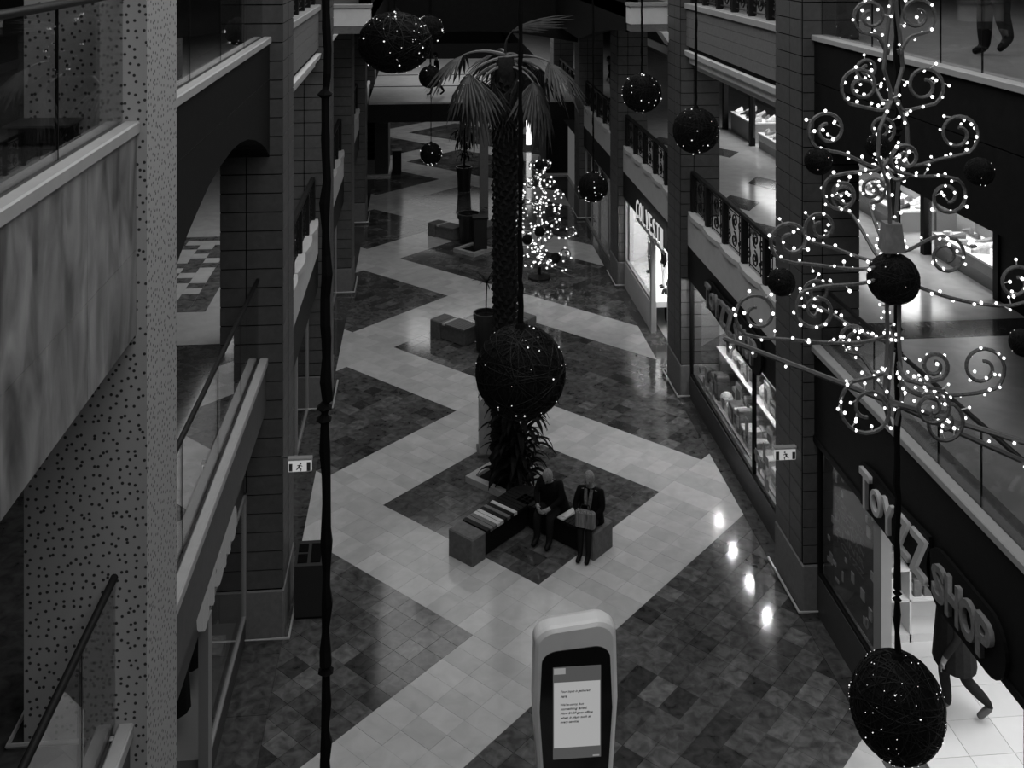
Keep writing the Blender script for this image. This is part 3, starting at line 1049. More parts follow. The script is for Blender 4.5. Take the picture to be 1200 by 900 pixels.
for ch in 'OYSHO':
    text_part('letter', ch, .40, .42, (XSL + .02, yy, 2.22), ON_LEFT, 'sign_letter', t, .05, .02)
    yy += .46
for k in range(1, 4):
    sf = thing('window_%d' % (6 + k), 'glazed shop front on the left between %s and %s columns' % (ORD[k - 1], ORD[k]), None, (XSL, COLY[k - 1], 0), kind='structure')
    a, b = COLY[k - 1] + CD, COLY[k]
    frame_front(sf, XSL + .1, a, b, 0, 2.7, [a + 2.1, a + 4.2], .08, 'frame_metal')
    MB().box(XSL - .3, XSL - .25, a + .3, b - .3, .2, 2.5).build('interior_glow_panel', 'lit_wall_glow', sf)  # glowing panel in place of a lit shop interior
    MB().box(XSL + .12, XSL + .2, a + .3, b - 2.6, 2.72, 2.80).build('light_strip', 'strip_light', sf)
for y, h in ((13.45, 1.0), (14.3, 1.2), (15.15, .9)):
    g = thing('hanging_garment', 'dark coat on display in the left shop window, %s' % {13.45: 'nearest the post', 14.3: 'the middle one', 15.15: 'nearest the column'}[y], 'coat', (XSL - .55, y, .35), group='coats in the left window')
    MB().lathe([(.16, .25), (.25, .3), (.22, .8), (.26, 1.15), (.1, 1.38), (.05, 1.45)], 12, (XSL - .55, y, .35)).build('coat_body', 'coat_dark', g, smooth=True)
    for s in (-1, 1):
        MB().tube([(XSL - .55, y + s * .2, 1.5), (XSL - .5, y + s * .29, 1.1), (XSL - .48, y + s * .30, .8)], [.08, .07, .06], 8).build('sleeve', 'coat_dark', g, smooth=True)
    MB().tube([(XSL - .55, y, .35), (XSL - .55, y, .65)], .03, 6).build('stand', 'steel', g)
toybox('pale folded box on the floor of the left shop window', (XSL - .24, 14.75, .35), (.2, .4, .2), 4, None)

# ================================================================== FIRST GALLERY SHOPS (right)
XG = 10.05
w = thing('wall_right_gallery_shops', 'dark shop wall along the first gallery on the right', None, (XG, 20, Z1), kind='structure')
MB().box(XG, XG + .3, 3, 17.2, Z1, 8.4).build('solid_wall', 'black_fascia', w)
MB().box(XG, XG + .3, 17.2, 60, 6.05, 8.4).build('upper_wall', 'black_fascia', w)
MB().box(XG - .05, XG + .1, 17.2, 60, 5.72, 6.05).build('shop_fascia', 'grey_fascia', w)
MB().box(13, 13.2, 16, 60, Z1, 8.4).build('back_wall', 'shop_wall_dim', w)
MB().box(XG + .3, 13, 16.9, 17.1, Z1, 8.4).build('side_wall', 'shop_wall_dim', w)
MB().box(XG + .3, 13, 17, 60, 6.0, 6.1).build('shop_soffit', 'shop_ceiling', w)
for y in (17.2, 19.85, 21.2, 24.4, 27.6, 30.8, 33.6):
    MB().box(XG - .04, XG + .12, y, y + .16, Z1, 5.72).build('shop_post', 'frame_black', w)
MB().box(XG + .01, XG + .02, 17.36, 19.85, Z1 + .3, 5.72).build('pane', 'shop_glass', w)
MB().box(XG + .01, XG + .02, 21.36, 24.4, Z1 + .3, 5.72).build('pane', 'shop_glass', w)
MB().box(XG + .01, XG + .02, 27.76, 30.8, Z1 + .3, 5.72).build('pane', 'shop_glass', w)


def shoe_mesh(g):
    m = MB()
    prof = [(-.14, .035, .09), (-.12, .040, .10), (-.06, .040, .085), (0, .042, .07), (.06, .048, .05), (.11, .042, .04), (.14, .02, .03)]
    rings = [[(x, -w, .012), (x, -w * .9, h * .7), (x, 0, h), (x, w * .9, h * .7), (x, w, .012)] for x, w, h in prof]
    m.loft(rings, 0)
    m.loft([[(x, -w * 1.08, 0), (x, w * 1.08, 0), (x, w * 1.08, .016), (x, -w * 1.08, .016)] for x, w, h in prof], 1)
    return m.mesh('shoe', [GREYS[g], GREYS[4]], smooth=False)


shoes = [shoe_mesh(i) for i in range(6)]


def display(label, x0, x1, y0, y1, h, tag_):
    t = thing('display_plinth', label, 'display', ((x0 + x1) / 2, (y0 + y1) / 2, Z1), group='shoe display plinths')
    MB().box(x0, x1, y0, y1, Z1, Z1 + h).build('plinth_body', 'display_plinth', t)
    MB().box(x0 - .02, x1 + .02, y0 - .02, y1 + .02, Z1 + h, Z1 + h + .04).build('plinth_top', 'display_white', t)
    nx = max(1, int((x1 - x0) / .33))
    ny = max(1, int((y1 - y0) / .3))
    for i in range(nx):
        for j in range(ny):
            if rr.random() < .86:
                o = link('shoe', rr.choice(shoes), None, label='shoe laid out on the %s' % tag_, cat='shoe', group='shoes on the %s' % tag_,
                         loc=(x0 + (i + .5) * (x1 - x0) / nx, y0 + (j + .5) * (y1 - y0) / ny, Z1 + h + .041))
                o.rotation_euler = (0, 0, rr.choice((PI, PI + .3, PI - .3, PI / 2)))
                s = rr.uniform(1.0, 1.35)
                o.scale = (s, s, s * rr.uniform(1, 1.9))


display('low display plinth of shoes in the near glazed shop window on the right gallery', XG + .15, XG + .95, 17.4, 19.8, .42, 'near plinth on the right gallery')
display('white stepped display of shoes behind the near plinth', XG + 1.0, XG + 1.45, 17.4, 19.8, .85, 'stepped display behind the near plinth')
display('display plinth of shoes at the corner past the shop opening', XG + .15, XG + 1.0, 21.45, 24.2, .42, 'corner plinth past the opening')
display('higher white display of shoes behind the corner plinth', XG + 1.05, XG + 1.5, 21.45, 24.2, .85, 'higher display behind the corner plinth')
display('far display plinth of shoes on the right gallery near the second column', XG + .15, XG + 1.0, 28.0, 30.6, .42, 'far plinth on the right gallery')
display('farthest display of shoes on the right gallery', XG + .15, XG + 1.0, 31.2, 33.4, .6, 'farthest plinth on the right gallery')

# shop ceiling lamps, gallery and corridor lights; fills added to brighten dark spots
area('toy_shop_light', (7.9, 11.8, 3.15), 2.4, 4.5, 150)
area('toy_window_light', (6.36, 19.9, 3.25), .12, 5.0, 70, (0, -.6, 0))
area('clothes_window_light', (6.36, 28.8, 3.25), .12, 3.0, 110, (0, -.7, 0))
area('clothes_end_fill', (6.8, 28.2, 3.2), .6, .2, 45, (.95, 0, 0))  # extra light added to whiten the window's end panel
area('clothes_shop_light', (6.36, 26.0, 3.25), .12, 1.8, 120, (0, -.7, 0))
area('far_shop_light', (7.6, 34, 3.2), 2, 4, 8)
area('left_shop_light', (-3.6, 14.0, 3.1), 1.2, 2.4, 6)
area('shoe_shop_light', (10.9, 18.6, 5.9), 1.2, 2.4, 90)
area('shoe_corner_light', (10.9, 22.8, 5.9), 1.2, 2.8, 90)
area('gallery_shop_light', (10.9, 30.5, 5.9), 1.2, 5.0, 110)
area('gallery_walk_light_right', (8.6, 24.0, 8.3), 1.0, 12.0, 55)
area('gallery_walk_light_left', (-4.6, 21.0, 8.3), 1.0, 8.0, 60)
area('upper_walk_fill_right', (9.5, 15.0, 12.9), 1.0, 12.0, 110)  # added fill to brighten the upper gallery floor, no fixture
area('bridge_deck_fill', (1.9, 47.0, 7.8), 5.0, 5.0, 200)  # added fill for the deck shaded by the upper bridge
area('far_corridor_light', (2.0, 52.0, 3.7), 6.0, 10.0, 110)
# ================================================================== PALM AND PLANTERS


def planter(label, cx, cy, hd, h=.12):
    t = thing('planter', label, 'planter', (cx, cy, 0), group='square stone planters in the aisle')
    o_, i_ = hd, hd - .19
    co = [(cx - o_, cy), (cx, cy - o_), (cx + o_, cy), (cx, cy + o_)]
    ci = [(cx - i_, cy), (cx, cy - i_), (cx + i_, cy), (cx, cy + i_)]
    for k in range(4):
        j = (k + 1) % 4
        MB().prism_z([co[k], co[j], ci[j], ci[k]], 0, h).build('kerb_stone', 'planter_stone', t)
    MB().prism_z(ci, 0, h * .5).build('soil_bed', 'soil', t)
    return t


planter('pale stone frame planter at the foot of the tall palm', 1.66, 19.82, .82)
planter('pale stone frame planter far down the aisle with dark pot beside it', 1.72, 34.5, .66)

post = thing('dark_post', 'dark square post standing in the far stone planter', 'post', (1.95, 34.4, .06))
MB().bbox(1.74, 2.18, 34.3, 34.7, .06, 1.12, .02).build('shaft', 'pot', post)
MB().box(1.70, 2.22, 34.26, 34.74, 1.12, 1.17).build('cap', 'frame_black', post)
PX, PY = 1.60, 19.75
palm = thing('palm_tree', 'tall palm with rough dark trunk and drooping fan fronds in the aisle', 'palm', (PX, PY, .06))
zs = [i * .2 for i in range(40)]
rp = random.Random(21)
prof = []
for z in zs:
    r = .27 - .06 * min(1, z / 2.0) + .012 * math.sin(z * 9)
    prof.append((r * (1 + rp.uniform(-.05, .05)), z))
prof.append((.16, 8.1))
MB().lathe(prof, 14, (PX, PY, .06)).build('trunk', 'trunk', palm, smooth=True)
m = MB()
for k in range(620):
    z = .15 + 7.5 * k / 620
    a = k * 2.39996
    r = .27 - .06 * min(1, z / 2.0)
    c, s = math.cos(a), math.sin(a)
    ww = rp.uniform(.05, .08)
    o = rp.uniform(.02, .045)
    b0 = (PX + r * .92 * c, PY + r * .92 * s, .06 + z)
    tx, ty = -s, c
    m.add([(b0[0] - tx * ww, b0[1] - ty * ww, b0[2]), (b0[0] + tx * ww, b0[1] + ty * ww, b0[2]), (b0[0] + c * o, b0[1] + s * o, b0[2] + .13), (b0[0] + c * (o + .05), b0[1] + s * (o + .05), b0[2] + .05)],
          [(0, 1, 3), (1, 2, 3), (2, 0, 3), (0, 2, 1)])
m.build('leaf_bases', 'trunk_scale', palm, kind='stuff')


def fan_leaf(n, pet, rad, spread, droop, fold=.05, seed=0):
    """fan frond along +X: petiole then radiating pleated segments drooping at the tips"""
    r_ = random.Random(seed)
    m = MB()
    def arc(d):   # distance along the leaf -> (x, z)
        x = d * math.cos(droop * d * .5)
        return x, .35 * d - droop * d * d * .42
    P = [(arc(pet * q / 6)[0], 0, arc(pet * q / 6)[1]) for q in range(7)]
    m.tube(P, [.035 - .02 * q / 6 for q in range(7)], 5, 1)
    hx, hz = P[-1][0], P[-1][2]
    d0 = (Vector(P[-1]) - Vector(P[-2])).normalized()
    for i in range(n):
        a = -spread + 2 * spread * i / (n - 1)
        L = rad * (1 - .22 * abs(a / spread)) * r_.uniform(.88, 1.08)
        dirv = Vector((d0.x * math.cos(a), math.sin(a), d0.z * math.cos(a) + .08 * math.cos(3 * a)))
        side = Vector((-math.sin(a), math.cos(a), 0))
        hw = L * spread / (n - 1) * .98
        pts = []
        for q, (t, wd) in enumerate(((0, .1), (.3, .32), (.6, .62), (.8, .45), (1.0, .03))):
            c = Vector((hx, 0, hz)) + dirv * (t * L) + Vector((0, 0, -(.25 + .5 * droop) * (t * L) ** 2 * r_.uniform(.9, 1.2)))
            pts.append((c - side * hw * wd, c + Vector((0, 0, fold * L * wd)), c + side * hw * wd))
        vs = [p for tr in pts for p in tr]
        fs = []
        for q in range(4):
            for e in range(2):
                fs.append((q * 3 + e, q * 3 + e + 1, q * 3 + 4 + e, q * 3 + 3 + e))
        m.add(vs, fs, 0)
    return m


leaves = [fan_leaf(20, .85, .85, 1.5, .95, seed=1).mesh('frond', ['frond', 'petiole']),
          fan_leaf(20, .75, .9, 1.4, 1.25, seed=2).mesh('frond', ['frond', 'petiole']),
          fan_leaf(16, .55, .80, 1.3, 1.9, seed=3).mesh('dry_frond', ['frond_dry', 'frond_dry'])]
crown = [(8.15, 200, 0, 12, 1.0), (8.2, 165, 0, -8, 1.05), (8.1, 20, 0, 6, 1.0), (8.15, -15, 0, -5, 1.08), (8.25, 100, 0, 0, 1.0), (8.2, 60, 0, 4, 1.0),
         (8.05, 185, 1, 14, 1.05), (8.05, 5, 1, 14, 1.05), (8.0, -35, 1, 10, 1.0), (8.0, 215, 1, 10, 1.0), (8.0, 90, 1, 5, 1.0), (8.0, 150, 1, 12, 1.0), (8.0, 35, 1, 12, 1.0),
         (8.25, 15, 2, -75, .9)]
for z, az, kind, tilt, sc in crown:
    tilt = tilt + (10 if kind == 0 else 12 if kind == 1 else 0)
    o = link('frond', leaves[kind], palm, loc=None)
    o.matrix_basis = Matrix.Translation((PX, PY, z)) @ Matrix.Rotation(math.radians(az), 4, 'Z') @ Matrix.Rotation(math.radians(tilt), 4, 'Y') @ Matrix.Scale(sc, 4)
    setparent(o, palm)
for k in range(13):
    z = 8.05 - .03 * k
    az = k * 137.5
    o = link('dry_frond', leaves[2], palm, loc=None)
    o.matrix_basis = Matrix.Translation((PX, PY, z)) @ Matrix.Rotation(math.radians(az), 4, 'Z') @ Matrix.Rotation(math.radians(42 + (k % 4) * 6), 4, 'Y') @ Matrix.Scale(.72, 4)
    setparent(o, palm)

# dark shrub wrapped round the palm's foot
shr = thing('shrub', 'dark strap leaved shrub growing round the foot of the palm', 'shrub', (1.75, 19.55, .06))


def strap_leaf(L, wd, droop, mt='leaf_dark'):
    m = MB()
    vs, fs = [], []
    for q in range(7):
        t = q / 6
        x = L * t * (1 - .25 * droop * t)
        z = L * (.75 * t - droop * .9 * t * t)
        h = wd * (1 - (2 * t - .8) ** 2 * .45) * (1 if q < 6 else .05)
        vs += [(x, -h, z), (x, 0, z - wd * .35), (x, h, z)]
    for q in range(6):
        for e in range(2):
            fs.append((q * 3 + e, q * 3 + e + 1, q * 3 + 4 + e, q * 3 + 3 + e))
    m.add(vs, fs)
    return m.mesh('leaf', mt)


straps = [strap_leaf(.75, .045, .9), strap_leaf(.6, .055, 1.2), strap_leaf(.5, .04, .6)]
for k in range(170):
    zz = .15 + 1.9 * (k / 170)
    a = k * 2.4
    o = link('leaf', straps[k % 3], shr, loc=None)
    o.matrix_basis = Matrix.Translation((1.80 + .16 * math.cos(a), 19.42 + .14 * math.sin(a), zz)) @ Matrix.Rotation(a, 4, 'Z') @ Matrix.Rotation(rp.uniform(-.3, .35), 4, 'Y') @ Matrix.Scale(rp.uniform(.7, 1.15), 4)
    setparent(o, shr)
for k in range(4):
    MB().tube([(1.83 + .07 * math.cos(k * 1.6), 19.45 + .07 * math.sin(k * 1.6), .06), (1.83 + .15 * math.cos(k * 1.6), 19.45 + .12 * math.sin(k * 1.6), 1.8 - .2 * k)], .04, 6).build('stem', 'trunk', shr)

ped = thing('stone_pedestal', 'grey square stone pedestal behind the palm', 'pedestal', (1.35, 20.9, 0))
ped_m = MB().bbox(1.16, 1.56, 20.75, 21.15, .06, 1.15, .015)
ped_m.build('shaft', 'planter_stone', ped)
MB().box(1.12, 1.60, 20.71, 21.19, 0, .06).build('foot', 'bench_stone', ped)

# potted plants
def pot(label, cx, cy, h, r, plant):
    t = thing('potted_plant', label, 'potted plant', (cx, cy, 0), group='black pots along the aisle')
    MB().lathe([(r * .78, 0), (r * .92, h * .8), (r * .93, h * .84), (r * 1.04, h * .84), (r * 1.04, h), (r * .92, h), (r * .9, h * .9)], 20, (cx, cy, 0)).build('pot', 'pot', t, smooth=False)
    MB().lathe([(r * .9, h * .88), (r * .5, h * .92)], 12, (cx, cy, 0)).build('soil_bed', 'soil', t)
    if plant == 'spiky':
        MB().tube([(cx, cy, h * .85), (cx + .02, cy, h + .75)], .018, 5).build('stem', 'trunk', t)
        lf = strap_leaf(.5, .018, .45)
        for k in range(16):
            o = link('leaf', lf, t, loc=None)
            o.matrix_basis = Matrix.Translation((cx + .02, cy, h + .72)) @ Matrix.Rotation(k * 2.4, 4, 'Z') @ Matrix.Rotation(rp.uniform(-.5, .4), 4, 'Y')
            setparent(o, t)
    elif plant == 'bushy':
        MB().tube([(cx, cy, h * .85), (cx + .03, cy, h + 1.4)], .05, 6).build('stem', 'trunk', t)
        lf = [strap_leaf(.9, .07, 1.1), strap_leaf(.75, .09, 1.35)]
        for k in range(46):
            o = link('leaf', lf[k % 2], t, loc=None)
            o.matrix_basis = Matrix.Translation((cx + .03, cy, h + .35 + 1.25 * k / 46)) @ Matrix.Rotation(k * 2.4, 4, 'Z') @ Matrix.Rotation(rp.uniform(-.1, .35), 4, 'Y') @ Matrix.Scale(rp.uniform(.7, 1.1) * (.6 if k < 24 else 1.0), 4)
            setparent(o, t)
    elif plant == 'low':
        lf = strap_leaf(.45, .05, 1.2)
        for k in range(18):
            o = link('leaf', lf, t, loc=None)
            o.matrix_basis = Matrix.Translation((cx, cy, h * .9)) @ Matrix.Rotation(k * 2.4, 4, 'Z') @ Matrix.Rotation(rp.uniform(-.2, .4), 4, 'Y')
            setparent(o, t)
    return t


pot('black pot with a thin spiky plant in the corner of the middle bench', 1.63, 26.2, .95, .31, 'spiky')
pot('wide black pot beside the far stone planter', 1.62, 35.5, 1.02, .38, 'low')
pot('far black pot with a bushy dark plant under the bridge', 1.76, 42.9, 1.0, .33, 'bushy')

# ================================================================== BENCHES


def vbench(label, apex, rz, scheme, open_corner=False):
    """two arms of 45 degrees meeting at the apex; arms run toward local -Y, stone block at each free end"""
    t = thing('bench', label, 'bench', (apex[0], apex[1], 0), rz, 'angled benches in the aisle')
    t2 = Matrix.Translation((apex[0], apex[1], 0)) @ Matrix.Rotation(rz, 4, 'Z')
    L, W, H = 1.72, .56, .45
    rs = random.Random(scheme)
    for s in (-1, 1):
        A = t2 @ Matrix.Rotation(-PI / 2 + s * PI / 4, 4, 'Z')
        # arm runs along local +X
        def put(mb, nm, mt):
            o = mb.build(nm, mt)
            o.matrix_basis = A
            o.parent = t
            o.matrix_parent_inverse = t2.inverted()
            return o
        put(MB().bbox(L - .34, L, -W / 2, W / 2, 0, H, .02), 'stone_block', 'bench_stone')
        x = .50 if open_corner else .02
        put(MB().box(x + (.02 if open_corner else .26), L - .35, -W / 2 + .05, W / 2 - .05, .02, H - .06), 'base', 'bench_stone' if open_corner else 'bench_dark')
        n = 15 if not open_corner else 10
        i = 0
        wd = (L - .36 - x) / n
        for i in range(n):
            c = 'slat_dark'
            if s == -1:
                c = {14: 'slat_dark', 13: 'slat_mid', 12: 'slat_mid', 11: 'slat_light', 10: 'slat_light', 9: 'slat_dark', 8: 'slat_mid', 7: 'slat_dark', 6: 'slat_light', 5: 'slat_dark'}.get(i, 'slat_dark')
            if open_corner:
                c = 'slat_light' if i == 8 and s == 1 else 'slat_mid'
            put(MB().box(x + .006, x + wd - .006, -W / 2, W / 2, H - .055, H - .005), 'slat', c)
            x += wd
    if not open_corner:
        MB().lathe([(.29, 0), (.29, .44)], 8).xf(t2).build('corner_block', 'bench_dark', t)
    return t


vbench('angled bench with stone ends before the palm, people seated on its right arm', (1.86, 18.52), 0, 1)
vbench('angled grey bench beyond the big hanging ball, spiky pot behind its corner', (1.63, 26.2), PI, 2, True)
vbench('small far angled bench beside the wide black pot', (1.62, 35.5), PI, 3, True)

# ================================================================== KIOSK
KX, KY = 1.85, 12.3
k = thing('info_kiosk', 'pale rounded information kiosk with a lit screen in the foreground', 'kiosk', (KX, KY, 0))


def outline(hw_top, hw_mid, hw_bot, z0, z1, r, skew=0.0, n=10):
    pts = [(-hw_bot, z0), (hw_bot, z0), (hw_mid, z0 + (z1 - z0) * .55)]
    for i in range(n + 1):
        a = PI / 2 * i / n
        pts.append((hw_top - r + r * math.cos(a), z1 - r * .8 + r * .8 * math.sin(a)))
    for i in range(n + 1):
        a = PI / 2 + PI / 2 * i / n
        pts.append((-hw_top + r * 1.25 + r * 1.25 * math.cos(a), z1 - r * .8 - skew + r * .8 * math.sin(a)))
    pts.append((-hw_mid, z0 + (z1 - z0) * .55))
    return pts


ol = outline(.50, .52, .44, .04, 2.18, .22, .05)
def ringk(ins, y):
    c = (0, 1.1)
    return [(KX + x * (1 - ins / .5), y, 1.1 + (z - 1.1) * (1 - ins / 1.1)) for x, z in ol]
MB().loft([ringk(.05, KY), ringk(.012, KY + .03), ringk(0, KY + .08), ringk(0, KY + .22), ringk(.03, KY + .30), ringk(.08, KY + .33)]).build('shell', 'kiosk_shell', k, smooth=False)
ol2 = outline(.415, .44, .38, .25, 1.90, .18, .03)
MB().loft([[(KX + x, KY - .012, z) for x, z in ol2], [(KX + x, KY + .01, z) for x, z in ol2]]).build('black_panel', 'kiosk_black', k)
MB().box(KX - .28, KX + .30, KY - .018, KY - .012, .58, 1.68).build('screen', 'screen_grey', k)
MB().box(KX - .27, KX + .29, KY - .022, KY - .018, .72, 1.50).build('screen_page', 'screen_page', k)
MB().box(KX - .27, KX - .13, KY - .022, KY - .018, 1.60, 1.67).build('screen_tab', 'screen_tab', k)
MB().box(KX + .20, KX + .28, KY - .022, KY - .018, .595, .61).build('screen_mark', 'screen_tab', k)
KF = ((1, 0, 0), (0, 0, 1), (0, -1, 0))
for i, (s, wd) in enumerate((('Your input is gathered', .36), ('here.', .08), (None, 0), ("We're sorry, but", .28), ('something failed.', .32), ('Now 21:07 goes offline', .39), ('when it plays such at', .37), ('every service.', .22))):
    if s:
        text_part('lettering', s, wd, .034, (KX - .19, KY - .024, 1.37 - i * .052), KF, 'ink', k, .002, 0, .3)
MB().bbox(KX - .45, KX + .45, KY - .12, KY + .45, 0, .05, .01).build('foot_plate', 'steel', k)

# ================================================================== BIN, EXIT SIGNS
b = thing('recycling_bin', 'dark recycling bin with square openings beside the nearest left column', 'bin', (-1.72, 16.25, 0))
BX0, BX1, BY0, BY1 = -1.94, -1.50, 16.02, 16.42
m = MB()
m.loft([[(BX0, BY0, .04), (BX1, BY0, .04), (BX1, BY1, .04), (BX0, BY1, .04)], [(BX0, BY0, .82), (BX1, BY0, .82), (BX1, BY1, .98), (BX0, BY1, .98)]])
m.build('body', 'bin', b)
for x0, x1, t0, t1 in ((BX0 + .04, BX0 + .19, .55, .85), (BX0 + .04, BX0 + .19, .12, .45), (BX0 + .24, BX1 - .05, .12, .85)):
    f_ = lambda t: (BY0 + .4 * t, .825 + .16 * t + .003)
    (ya, za), (yb, zb) = f_(t0), f_(t1)
    MB().loft([[(x0, ya, za - .02), (x1, ya, za - .02), (x1, yb, zb - .02), (x0, yb, zb - .02)], [(x0, ya, za + .004), (x1, ya, za + .004), (x1, yb, zb + .004), (x0, yb, zb + .004)]]).build('opening', 'bin_hole', b)
MB().box(BX0 + .02, BX1 - .02, BY0 + .02, BY1 - .02, 0, .04).build('foot', 'frame_black', b)


def exit_sign(label, cx, y, cz, flip):
    t = thing('exit_sign', label, 'sign', (cx, y, cz), group='emergency exit signs')
    MB().bbox(cx - .17, cx + .17, y - .03, y + .03, cz - .09, cz + .07, .008).build('housing', 'exit_white', t)
    MB().box(cx - .18, cx + .18, y - .035, y + .035, cz + .075, cz + .10).build('top_rail', 'steel_trim', t)
    MB().box(cx - .18, cx + .18, y - .035, y + .035, cz + .10, cz + .115).build('top_plate', 'exit_dim', t)
    yf0, yf1 = y - .036, y - .031
    m = MB()
    s = -1 if flip else 1
    q = lambda a: cx + s * a
    bxx = lambda a, c, z0, z1: m.box(min(q(a), q(c)), max(q(a), q(c)), yf0, yf1, z0, z1)
    bxx(-.16, -.11, cz - .08, cz + .03)
    bxx(.10, .155, cz - .085, cz + .045)
    # running figure
    m.sphere((q(.01), y - .034, cz + .03), .014, 8, 5, 0, (1, .2, 1))
    for p0, p1, r in (((.0, .01), (-.02, -.03), .013), ((-.02, -.03), (.02, -.05), .008), ((.02, -.05), (.01, -.08), .008), ((-.02, -.03), (-.05, -.06), .008), ((0, .005), (.035, -.01), .006), ((0, .005), (-.04, 0), .006)):
        m.tube([(q(p0[0]), y - .034, cz + p0[1]), (q(p1[0]), y - .034, cz + p1[1])], r, 5)
    m.build('pictogram', 'cladding_dark', t)
    MB().tube([(cx - s * .16, y, cz + .1), (cx - s * .28, y + .05, cz + .1)], .012, 6).build('bracket', 'steel', t)
    return t


exit_sign('lit exit sign with running figure on the nearest left column', -1.79, 15.5, 2.64, False)
exit_sign('lit exit sign with running figure on the nearest right column', 5.67, 15.75, 2.36, True)

pb = thing('planter_bench', 'black trough standing before the perforated pillar behind the glass', 'trough', (-2.85, 8.2, Z2))
MB().bbox(-3.1, -2.68, 8.05, 8.38, Z2 + .02, Z2 + .14, .01).build('trough_body', 'bench_dark', pb)
MB().box(-3.13, -2.65, 8.03, 8.40, Z2 + .14, Z2 + .155).build('rim', 'dark_fascia', pb)
for x in (-3.06, -2.74):
    MB().box(x, x + .03, 8.1, 8.33, Z2, Z2 + .03).build('foot', 'frame_black', pb)

# far box by the left pier
t = thing('litter_box', 'small dark box standing beside the far left pier', 'box', (-1.1, 46.4, 0))
MB().bbox(-1.3, -.9, 46.2, 46.6, 0, 1.0, .02).build('body', 'bin', t)
MB().box(-1.32, -.88, 46.18, 46.62, 1.0, 1.04).build('lid', 'cladding', t)
# ================================================================== WIRE LIGHT TREES
# local frame of a tree: x to the side, y in depth, z up; unit drawn at 6.61 mm per step
US = 8.0 / 1210


